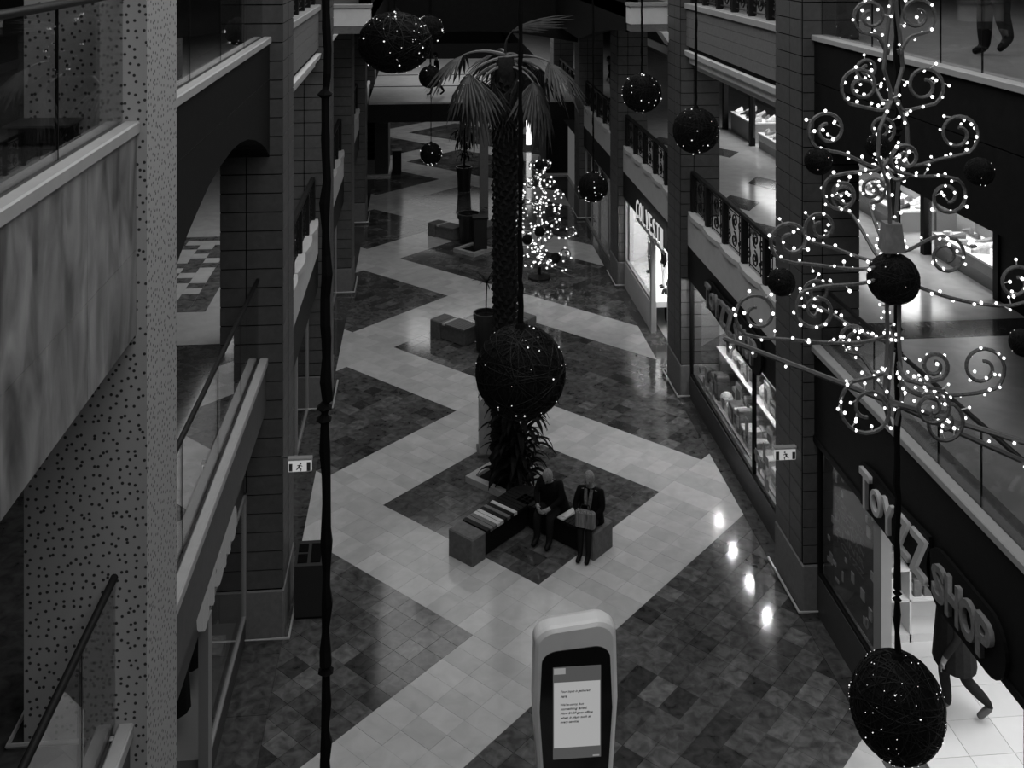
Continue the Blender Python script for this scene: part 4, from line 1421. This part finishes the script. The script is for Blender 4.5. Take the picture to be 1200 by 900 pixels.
def tree(label, loc, rz, bulb_r, seed, ball_group, step, wire_r):
    R_ = random.Random(seed)
    bulb_m = 'bulb' if bulb_r < .02 else 'bulb_far'
    t = thing('light_tree', label, 'light tree', loc, rz, 'wire trees of scrolls and fairy lights')
    MW = Matrix.Translation(loc) @ Matrix.Rotation(rz, 4, 'Z')

    def P(px, py, y=0.0):
        return Vector(((px - 1047) * US, y, (540 - py) * US))

    def put(mb, nm, mt, parent=t, kind=None, smooth=False):
        o = mb.build(nm, mt, None, smooth, kind=kind)
        o.parent = parent
        return o

    def bulbs_along(mb, sb, pts, st):
        acc = R_.uniform(0, st)
        for a, b in zip(pts, pts[1:]):
            L = (b - a).length
            while acc < L:
                p = a + (b - a) * (acc / L)
                d = Vector((R_.uniform(-1, 1), R_.uniform(-1, 1), R_.uniform(-.5, .9))).normalized()
                q = p + d * R_.uniform(.03, .075)
                sb.tube([p, q], .006, 3, cap=False)
                mb.sphere(q, bulb_r * R_.uniform(.8, 1.15), 6, 4)
                acc += st * R_.uniform(.6, 1.4)
            acc -= L

    def arm(sy, cx, cy, r, y1, v=1, turns=1.45, sag=18):
        """scroll: from the stem at height sy out to a spiral centred on (cx, cy)"""
        s = 1 if cx > 1047 else -1
        pts = []
        p0 = P(1047 + s * 6, sy)
        # the outer end of the spiral starts at its foot, runs outward and curls up and in
        p3 = P(cx - s * r * .2, cy + v * r, y1)
        p1 = P(1047 + s * (abs(cx - 1047) * .25), sy + sag, y1 * .3)
        p2 = P(cx - s * (abs(cx - 1047) * .3 + r * .3), cy + v * (r + 2), y1 * .8)
        for q in range(13):
            u = q / 12
            pts.append(p0 * (1 - u) ** 3 + p1 * 3 * u * (1 - u) ** 2 + p2 * 3 * u * u * (1 - u) + p3 * u ** 3)
        n = 26
        for q in range(1, n + 1):
            f = q / n
            a = PI / 2 - s * .2 - s * f * turns * 2 * PI
            rr_ = r * (1 - .72 * f)
            pts.append(P(cx + rr_ * math.cos(a), cy + v * rr_ * math.sin(a), y1))
        m = MB()
        m.tube(pts, wire_r, 5)
        o = put(m, 'scroll_arm', 'wire_wrap')
        mb, sb = MB(), MB()
        bulbs_along(mb, sb, pts, step)
        put(sb, 'bulb_stalks', 'bulb_stalk', o, 'stuff')
        put(mb, 'fairy_lights', bulb_m, o, 'stuff')

    arms = [(58, 1018, 19, 22, -.05), (58, 1078, 19, 24, .05), (118, 1004, 99, 25, -.1), (118, 1089, 103, 26, .1),
            (190, 966, 150, 25, -.1), (187, 1129, 160, 27, .1), (186, 974, 218, 23, -.25, -1), (196, 1126, 240, 25, .25, -1),
            (306, 921, 276, 26, -.15), (302, 976, 280, 22, .3), (290, 1128, 314, 24, .3, -1), (325, 1195, 335, 26, .05),
            (316, 946, 350, 26, -.25, -1), (392, 884, 363, 28, -.1), (452, 1165, 444, 30, .2), (430, 1064, 398, 17, -.5),
            (420, 1000, 455, 36, -.35, -1), (440, 1080, 468, 25, -.4, -1), (455, 1022, 420, 20, .4), (425, 1058, 440, 22, -.55, -1),
            (120, 1040, 90, 15, .45), (200, 1030, 168, 18, -.55), (200, 1066, 168, 18, .6), (300, 1062, 250, 18, .75), (310, 1030, 262, 18, .8),
            (400, 1095, 385, 20, .9), (400, 1000, 392, 20, .95)]
    for a in arms:
        arm(*a)
    # stem of paired rods that part and meet
    stem = MB()
    for s in (-1, 1):
        for dy in (s,):
            pts = []
            for py, off in ((-20, 3), (5, 4), (40, 10), (80, 15), (105, 5), (118, 4), (150, 22), (180, 24), (215, 8), (250, 5), (296, 7), (340, 10), (400, 9), (470, 14), (500, 4)):
                pts.append(P(1047 + s * off, py, dy * off * US * .7))
            stem.tube(pts, .017, 5)
            if True:
                mb, sb = MB(), MB()
                bulbs_along(mb, sb, pts, step * 1.6)
                put(sb, 'bulb_stalks', 'bulb_stalk', None, 'stuff').parent = t
                put(mb, 'fairy_lights', bulb_m, None, 'stuff').parent = t
    put(stem, 'stem', 'wire_bar')
    m = MB()
    c0, c1 = P(1045, 294), P(1045, 261)
    m.loft([[c0 + Vector((x * .95, y * .95, 0)) for x, y in ((-.085, -.085), (.085, -.085), (.085, .085), (-.085, .085))],
            [c1 + Vector((x * .7, y * .7, 0)) for x, y in ((-.085, -.085), (.085, -.085), (.085, .085), (-.085, .085))]])
    put(m, 'sleeve', 'sleeve')
    # crossed foot bars
    hub = P(1040, 470)
    for a, b in ((Vector((-1.05, 1.25, hub.z)), Vector((.95, -.9, hub.z))), (P(1045, 400, 0), P(1215, 548, 0))):
        m = MB()
        m.tube([hub.lerp(a, 1), hub, hub.lerp(b, 1)], .022, 6)
        bar = put(m, 'foot_bar', 'wire_bar')
        mb, sb = MB(), MB()
        bulbs_along(mb, sb, [a, hub, b], step * 2.5)
        put(sb, 'bulb_stalks', 'bulb_stalk', bar, 'stuff')
        put(mb, 'fairy_lights', bulb_m, bar, 'stuff')
    return t, MW, P


# woven ball, built once at unit size
RB = random.Random(77)
core_me = MB().sphere((0, 0, 0), .965, 28, 18).mesh('core', 'ball_core', smooth=True)
m = MB()
for i in range(70):
    n = Vector((RB.gauss(0, 1), RB.gauss(0, 1), RB.gauss(0, 1) + .4)).normalized()
    off = RB.uniform(-.55, .55)
    rr_ = math.sqrt(max(.05, 1 - off * off)) * RB.uniform(.975, 1.0)
    a = n.orthogonal().normalized()
    bq = n.cross(a)
    pts = [n * off * 1.0 + (a * math.cos(2 * PI * q / 36) + bq * math.sin(2 * PI * q / 36)) * rr_ for q in range(37)]
    m.tube(pts, .009, 3, cap=False)
wire_me = m.mesh('woven_wire', 'ball_wire')


def ball(label, c, r, d, ntw=34, cord=0.02, top=14.6, group='woven balls hanging in the atrium', name='hanging_ball', tw=1.0, sc=(1, 1, 1), knots=False):
    t = thing(name, label, 'ball ornament', c, group=group)
    for nm, me in (('core', core_me), ('woven_wire', wire_me)):
        o = link(nm, me, None)
        o.scale = (r * sc[0], r * sc[1], r * sc[2])
        o.parent = t
        if nm == 'woven_wire':
            o['kind'] = 'stuff'
    mb = MB()
    rw = .0009 * d * tw
    ntw = int(ntw * .7)
    for i in range(ntw):
        n = Vector((RB.gauss(0, 1), RB.gauss(0, 1), RB.gauss(0, 1))).normalized()
        mb.octa((n.x * r * sc[0] * 1.01, n.y * r * sc[1] * 1.01, n.z * r * sc[2] * 1.01), rw * RB.choice((.35, .4, .5, .6, .8, 1.1)))
    if ntw:
        o = mb.build('fairy_lights', 'twinkle', None, kind='stuff')
        o.parent = t
    if cord:
        o = rope_mesh(r * sc[2] * .97, top - c[2], cord, knots).build('cord', 'rope', None)
        o.parent = t
        MB().lathe([(r * .16, r * sc[2] * .93), (r * .1, r * sc[2] * 1.06), (.03, r * sc[2] * 1.1)], 10).build('cap', 'rope', None).parent = t
    return t


def rope_mesh(z0, z1, r, knots):
    m = MB()
    pts, rs = [], []
    z = z0
    while z < z1:
        x, y = RB.uniform(-1, 1) * r * .25, RB.uniform(-1, 1) * r * .25
        k = RB.random()
        if knots and k < .16:
            pts += [(x, y, z), (x * 1.5, y, z + r * .6), (x, y, z + r * 1.4)]
            rs += [r * .75, r * 1.45, r * .6]
            z += r * 1.9
        else:
            pts.append((x, y, z))
            rs.append(r * RB.uniform(.65, 1.15) * (1.0 if knots else .9))
            z += RB.uniform(2.0, 5.0) * r if knots else RB.uniform(3, 7) * r
    pts.append((0, 0, z1))
    rs.append(r * .8)
    m.tube(pts, rs, 6)
    return m


ball('large dark woven ball hanging before the palm trunk', (1.09, 11.36, 5.63), .5, 11.4, 60, .035, knots=True)
ball('dark egg shaped woven ball hanging before the toy shop entrance', (5.05, 10.6, 2.24), .49, 11, 130, .035, sc=(1, 1, 1.08), knots=True)
ball('dark woven ball hanging before the second right column', (5.34, 19.78, 6.68), .45, 20.2, 40, .03, tw=.8)
ball('dark twinkling ball hanging beside the pale upper right block', (5.03, 23.32, 6.9), .45, 23.7, 60, .03)
ball('small dark ball hanging under the far bridge', (.34, 37.34, 2.71), .4, 37.2, 60, .02, tw=.7)
ball('dark ball hanging at the right side beside the shop columns', (4.58, 27.36, 3.79), .4, 27.7, 50, .03, tw=.8)
ball('big dark twinkling ball near the upper left block', (-.35, 13.83, 9.04), .47, 13.8, 110, .02, sc=(1.05, 1.05, .88))
ball('grey topped ball peeping out behind the big upper ball', (.21, 28.56, 7.93), .4, 28.5, 50, .02)
ball('small dark ball hanging left of the palm crown', (.27, 32.68, 6.09), .36, 32.6, 20, .02, tw=.6)
# rope in the left foreground, its ball hanging below the picture
ball('knotted black rope with a dark ball, left foreground', (-.69, 7.59, 3.6), .45, 8, 30, .043, knots=True)

yaw = math.atan(106.0 / F_PX)
TL = (3.64, 7.71, 6.37)
nt_, MW, P = tree('large wire tree of scrolls and fairy lights hanging at the upper right', TL, -yaw, .0125, 5, 'balls on the near light tree', .105, .015)
for i, (px, py, r, y, lab) in enumerate(((1047, 327, 30, 0, 'dark woven ball at the heart of the near light tree'), (1155, 205, 17, .1, 'small woven ball at the upper right scroll of the near light tree'),
                                         (955, 186, 16, -.1, 'small woven ball at the upper left scroll of the near light tree'), (912, 326, 16, -.1, 'small woven ball at the middle left scroll of the near light tree'),
                                         (1203, 405, 16, .05, 'small woven ball at the lower right scroll of the near light tree'), (1040, 178, 15, .2, 'small woven ball among the upper scrolls of the near light tree'))):
    c = MW @ P(px, py, y)
    ball(lab, tuple(c), r * US, 8, 12, 0, group='balls on the near light tree', name='tree_ball', tw=.6)
rope_mesh(10.05, 14.6, .018, False).xf(Matrix.Translation((TL[0], TL[1], 0))).build('hanging_cord', 'rope', nt_)
ft, MW2, P2 = tree('small far wire tree of fairy lights standing right of the palm', (3.62, 31.6, .05), -yaw, .034, 9, 'balls on the far light tree', .19, .02)
MB().lathe([(.35, -.0), (.35, .05), (.05, .12), (.05, .35)], 14, (3.62, 31.6, 0)).build('tree_stand', 'frame_black', ft)
for px, py, y, lab in ((1047, 327, -.1, 'dark ball in the middle of the far light tree'), (1120, 440, -.3, 'dark ball low on the far light tree'), (1047, 20, 0, 'dark ball at the tip of the far light tree'), (990, 360, -.2, 'dark ball left of the middle of the far light tree')):
    ball(lab, tuple(MW2 @ P2(px, py, y)), .16, 30, 0, 0, group='balls on the far light tree', name='tree_ball')

# ================================================================== PEOPLE


def person(name, label, loc, rz, J, mats, hair='hair_grey', extra=None, scale=1.0, bulk=1.0):
    """J: joints in a frame facing +Y; the body is one skinned mesh, its clothing zones by nearest limb"""
    t = thing(name, label, 'person', loc, rz)
    nodes = []
    idx = {}

    def nd(k, co, r, par, grp):
        idx[k] = len(nodes)
        nodes.append((Vector(co), r, None if par is None else idx[par], grp))

    pel, chest, nk, hd = [Vector(J[q]) for q in ('pelvis', 'chest', 'neck', 'head')]
    nd('pelvis', pel, (.155, .12), None, 'legs')
    nd('waist', pel.lerp(chest, .45), (.145, .105), 'pelvis', 'top')
    nd('chest', chest, (.175, .12), 'waist', 'top')
    nd('collar', chest.lerp(nk, .75), (.10, .08), 'chest', 'top')
    nd('neck', nk, (.055, .055), 'collar', 'skin')
    nd('head', nk.lerp(hd, .5), (.06, .06), 'neck', 'skin')
    for s, S in ((-1, 'l'), (1, 'r')):
        hip, kn, an, toe = [Vector(J[q + S]) for q in ('hip', 'knee', 'ankle', 'toe')]
        nd('hip' + S, hip, (.095, .095), 'pelvis', 'legs')
        nd('thigh' + S, hip.lerp(kn, .5), (.082 * bulk, .082 * bulk), 'hip' + S, 'legs')
        nd('knee' + S, kn, (.062 * bulk, .062 * bulk), 'thigh' + S, 'legs')
        nd('calf' + S, kn.lerp(an, .4), (.06 * bulk, .06 * bulk), 'knee' + S, 'legs')
        nd('ankle' + S, an, (.045 * bulk, .045 * bulk), 'calf' + S, 'legs')
        nd('toe' + S, toe, (.042, .035), 'ankle' + S, 'feet')
        sh, el, wr, ha = [Vector(J[q + S]) for q in ('shoulder', 'elbow', 'wrist', 'hand')]
        nd('shoulder' + S, sh, (.075, .075), 'chest', 'top')
        nd('elbow' + S, el, (.055, .055), 'shoulder' + S, 'top')
        nd('wrist' + S, wr, (.04, .04), 'elbow' + S, 'top')
        nd('palm' + S, ha, (.034, .02), 'wrist' + S, 'skin')
        d = (ha - wr).normalized()
        side = d.cross(Vector((0, 1, 0)))
        side = (side if side.length > .2 else d.cross(Vector((1, 0, 0)))).normalized()
        nrm = d.cross(side).normalized()
        for i, (o, L) in enumerate(((-.028, .055), (-.010, .065), (.010, .062), (.027, .048))):
            b0 = ha + side * o + d * .03
            nd('fa%d%s' % (i, S), b0, (.010, .010), 'palm' + S, 'skin')
            nd('fb%d%s' % (i, S), b0 + d * L * .6 + nrm * .008, (.009, .009), 'fa%d%s' % (i, S), 'skin')
            nd('fc%d%s' % (i, S), b0 + d * L + nrm * .028, (.007, .007), 'fb%d%s' % (i, S), 'skin')
        nd('th0' + S, ha - side * .042 - d * .005, (.012, .012), 'palm' + S, 'skin')
        nd('th1' + S, ha - side * .058 + d * .03 + nrm * .015, (.009, .009), 'th0' + S, 'skin')
    me = bpy.data.meshes.new('body')
    me.from_pydata([n[0] for n in nodes], [(i, n[2]) for i, n in enumerate(nodes) if n[2] is not None], [])
    o = bpy.data.objects.new('tmp_body', me)
    COL.objects.link(o)
    md = o.modifiers.new('skin', 'SKIN')
    md.use_smooth_shade = True
    sv = me.skin_vertices[0].data
    for i, n in enumerate(nodes):
        sv[i].radius = n[1]
        sv[i].use_root = (i == 0)
    sd = o.modifiers.new('sub', 'SUBSURF')
    sd.levels = 1
    sd.render_levels = 1
    dg = bpy.context.evaluated_depsgraph_get()
    bme = bpy.data.meshes.new_from_object(o.evaluated_get(dg))
    bpy.data.objects.remove(o)
    # head with nose, ears, eyes and mouth in the same mesh
    fwd = Vector(J.get('look', (0, 1, 0))).normalized()
    up = (hd - nk).normalized()
    rgt = fwd.cross(up).normalized()
    fwd = up.cross(rgt).normalized()
    HM = Matrix((rgt.to_4d(), fwd.to_4d(), up.to_4d(), Vector((0, 0, 0, 1)))).transposed()
    HM = Matrix([[rgt.x, fwd.x, up.x, hd.x], [rgt.y, fwd.y, up.y, hd.y], [rgt.z, fwd.z, up.z, hd.z], [0, 0, 0, 1]])
    h = MB()
    h.sphere((0, 0, 0), 1, 14, 10, 0, (.078, .098, .118))
    for i, v in enumerate(h.v):
        x, y, z = v
        if z < -.02:
            x *= 1 - .28 * min(1, (-z - .02) / .1)
            y = y * (1 - .12 * min(1, (-z - .02) / .1)) + .012 * min(1, -z / .1)
        h.v[i] = (x, y, z)
    h.loft([[(-.016, .085, -.035), (.016, .085, -.035), (.008, .088, .02), (-.008, .088, .02)], [(-.006, .118, -.030), (.006, .118, -.030), (.003, .098, .015), (-.003, .098, .015)]], 0)
    for s in (-1, 1):
        h.sphere((s * .079, -.005, -.005), .028, 6, 5, 0, (.35, .7, 1))
        h.sphere((s * .03, .087, .008), .011, 6, 4, 1)
    h.box(-.022, .022, .084, .094, -.066, -.058, 1)
    h.xf(HM)
    bm = bmesh.new()
    bm.from_mesh(bme)
    groups = ['top', 'legs', 'feet', 'skin', 'eye']
    segs = [(nodes[n[2]][0], n[0], n[3]) for n in nodes if n[2] is not None]

    def near(p):
        best, g = 1e9, 'top'
        for a, b_, gr in segs:
            ab = b_ - a
            u = max(0, min(1, (p - a).dot(ab) / max(1e-9, ab.length_squared)))
            dd = (a + ab * u - p).length
            if dd < best:
                best, g = dd, gr
        return g

    for f in bm.faces:
        f.material_index = groups.index(near(f.calc_center_median()))
        f.smooth = True
    hv = [bm.verts.new(p) for p in h.v]
    for f, mi in zip(h.f, h.m):
        try:
            ff = bm.faces.new([hv[i] for i in f])
            ff.material_index = 3 if mi == 0 else 4
            ff.smooth = True
        except ValueError:
            pass
    bmesh.ops.recalc_face_normals(bm, faces=bm.faces)
    bme.materials.clear()
    for g in groups:
        bme.materials.append(M(mats.get(g, 'hair_dark')))
    bm.to_mesh(bme)
    bm.free()
    bo = link('body', bme, None)
    bo.parent = t
    # hair: cap over crown and back of the head
    hc = MB()
    hc.sphere((0, -.012, .018), 1, 14, 10, 0, (.088, .104, .118))
    hm = hc.mesh('hair', hair, True)
    bm = bmesh.new()
    bm.from_mesh(hm)
    bmesh.ops.delete(bm, geom=[f for f in bm.faces if f.calc_center_median().y > .045 and f.calc_center_median().z < .06 or f.calc_center_median().z < -.07], context='FACES')
    bm.to_mesh(hm)
    bm.free()
    hm.transform(HM)
    link('hair', hm, None).parent = t
    if extra:
        extra(t)
    t.scale = (scale,) * 3
    return t


def standing(stride=0.0, arm=0.0, lean=0.0, bend=0.25):
    J = dict(pelvis=(0, 0, .95), chest=(0, lean * .35, 1.30), neck=(0, lean * .55, 1.49), head=(0, lean * .6 + .03, 1.63))
    for s, S in ((-1, 'l'), (1, 'r')):
        st = stride * s
        J['hip' + S] = (s * .10, 0, .90)
        back = st < 0
        J['knee' + S] = (s * .10, st * .45 + (.05 if st else 0), .50 + (.02 if back else 0))
        J['ankle' + S] = (s * .10, st * (1.0 if not back else 1.15), .085 + (.12 if back and stride else 0))
        J['toe' + S] = (s * .11, st * (1.0 if not back else 1.15) + .17, .035 + (.03 if back and stride else 0))
        J['shoulder' + S] = (s * .20, lean * .45, 1.40)
        J['elbow' + S] = (s * .25, lean * .3 - st * arm * .5 - .03, 1.12)
        J['wrist' + S] = (s * .25, lean * .3 - st * arm + .06, .90)
        J['hand' + S] = (s * .25, lean * .3 - st * arm + .10, .82)
    return J


def seated(knee_y=.44, spread=.1, lean=.05):
    J = dict(pelvis=(0, 0, .56), chest=(0, lean, .90), neck=(0, lean + .03, 1.09), head=(0, lean + .08, 1.23), look=(0, 1, -.15))
    for s, S in ((-1, 'l'), (1, 'r')):
        J['hip' + S] = (s * .10, .04, .53)
        J['knee' + S] = (s * spread, knee_y, .50)
        J['ankle' + S] = (s * spread, knee_y + .02, .09)
        J['toe' + S] = (s * spread * 1.1, knee_y + .18, .035)
        J['shoulder' + S] = (s * .19, lean, 1.00)
        J['elbow' + S] = (s * .24, lean + .10, .76)
        J['wrist' + S] = (s * .12, lean + .28, .66)
        J['hand' + S] = (s * .07, lean + .34, .64)
    return J


DARK = dict(top='coat_black', legs='trousers_dark', feet='shoe_black', skin='skin')


def long_coat(mt, z0, z1, r0, r1):
    def f(t):
        rings = []
        for q in range(6):
            u = q / 5
            r = r0 + (r1 - r0) * u
            rings.append([(r * 1.25 * math.cos(2 * PI * i / 16), r * .95 * math.sin(2 * PI * i / 16), z0 + (z1 - z0) * u) for i in range(16)])
        MB().loft(rings, 0).build('jacket_skirt', mt, None, False).parent = t
    return f


def seat_coat(mt, lean, top, wide):
    def f(t):
        rings = []
        for q in range(6):
            u = q / 5
            a, b_ = wide * (.25 - .05 * u), wide * (.20 - .06 * u)
            rings.append([(a * math.cos(2 * PI * i / 18), lean * u + b_ * math.sin(2 * PI * i / 18), .46 + (top - .46) * u) for i in range(18)])
        rings.append([(.09 * math.cos(2 * PI * i / 18), lean + .03 + .07 * math.sin(2 * PI * i / 18), top + .07) for i in range(18)])
        MB().loft(rings, 0).build('coat', mt, None, True).parent = t
    return f


def lap_scarf(t):
    seat_coat('coat_black', .05, 1.0, .92)(t)
    MB().tube([(-.05, .14, 1.06), (-.04, .20, .92), (-.03, .225, .78)], [.03, .035, .03], 6).build('scarf', 'scarf', None).parent = t
    MB().tube([(.05, .14, 1.06), (.04, .20, .92), (.03, .22, .82)], [.03, .035, .03], 6).build('scarf', 'scarf', None).parent = t


face = math.atan2(.40, .92)   # heading of the people on the bench: local +Y turned towards the near left
HB = PI - math.atan2(.45, .9) * 1.0
person('person', 'seated person in a dark open jacket with a scarf, light hair, striped bag on lap', (2.90, 17.52, 0), PI - .45, seated(.40, .07), dict(DARK, top='coat_black'), 'hair_grey', lap_scarf)
person('person', 'seated person in a black coat on the middle of the bench', (2.34, 18.0, 0), PI - .6, dict(seated(.44, .12, .16), chest=(0, .16, .84), neck=(0, .22, 1.0), head=(0, .29, 1.11), look=(0, 1, -.5)), DARK, 'hair_grey', seat_coat('coat_black', .16, .93, 1.1), bulk=1.25)
bag = thing('handbag', 'striped handbag held on the lap of the seated person with light hair', 'bag', (2.78, 17.2, .58))
MB().bbox(-.17, .17, -.06, .06, 0, .27, .03).xf(Matrix.Translation((2.74, 17.16, .56)) @ Matrix.Rotation(-.45, 4, 'Z')).build('bag_body', 'bag_stripe', bag)
MB().tube([Matrix.Translation((2.74, 17.16, .56)) @ Matrix.Rotation(-.45, 4, 'Z') @ Vector(p) for p in ((-.1, 0, .26), (-.06, 0, .36), (.06, 0, .36), (.1, 0, .26))], .01, 5).build('bag_handle', 'coat_dark', bag)
pap = thing('newspaper', 'folded white paper lying on the bench between two seated people', 'newspaper', (2.55, 17.78, .45))
MB().bbox(-.2, .2, -.07, .07, 0, .02, .006).xf(Matrix.Translation((2.52, 17.72, .455)) @ Matrix.Rotation(.7, 4, 'Z')).build('sheet', 'paper', pap)
MB().bbox(-.16, .16, -.05, .05, .02, .032, .004).xf(Matrix.Translation((2.55, 17.73, .455)) @ Matrix.Rotation(.85, 4, 'Z')).build('inner_sheet', 'paper', pap)

person('person', 'person in a dark jacket striding through the toy shop entrance', (7.12, 13.28, 0), PI / 2 - .15, dict(standing(.36, .3, .10), kneer=(.10, .10, .50), ankler=(.10, .04, .085), toer=(.11, .21, .035)),
       dict(top='coat_dark', legs='coat_dark', feet='shoe_grey', skin='skin'), 'hair_dark', long_coat('coat_dark', .70, 1.42, .27, .21), scale=1.06, bulk=1.25)
person('person', 'person in black trousers walking on the upper right gallery behind glass', (7.72, 13.3, Z2), PI * .55, standing(.09, .3, .02), DARK, 'hair_dark', scale=1.08, bulk=1.6)
person('person', 'distant person leaning at the first gallery on the right far end', (7.44, 40.0, Z1), PI * .5, standing(0, 0, .15), DARK, 'hair_dark')
person('person', 'distant person crossing the pale bridge deck', (.62, 41.8, 4.12), PI / 2, standing(.25, .4, .05), DARK, 'hair_dark')
person('person', 'small figure in grey at the doorway of the bright clothes shop', (6.7, 27.7, 0), PI, standing(0, 0, 0), dict(top='coat_dark', legs='trousers_dark', feet='shoe_black', skin='skin'), 'hair_dark', scale=.62)
for i, (x, y, sc, lab, tp) in enumerate(((6.6, 29.5, .62, 'child mannequin in dark clothes at the far end of the bright window', 'coat_dark'), (6.7, 28.2, .7, 'mannequin in black and white at the near end of the bright window', 'coat_black'), (7.2, 25.9, .9, 'mannequin in a black top inside the bright shop', 'coat_black'))):
    o = person('mannequin', lab, (x, y, .75 if i < 2 else 0), PI / 2, standing(0, 0, 0), dict(top=tp, legs='display_white' if i else 'trousers_dark', feet='shoe_black', skin='display_white'), 'hair_dark', scale=sc)
    o['category'] = 'mannequin'
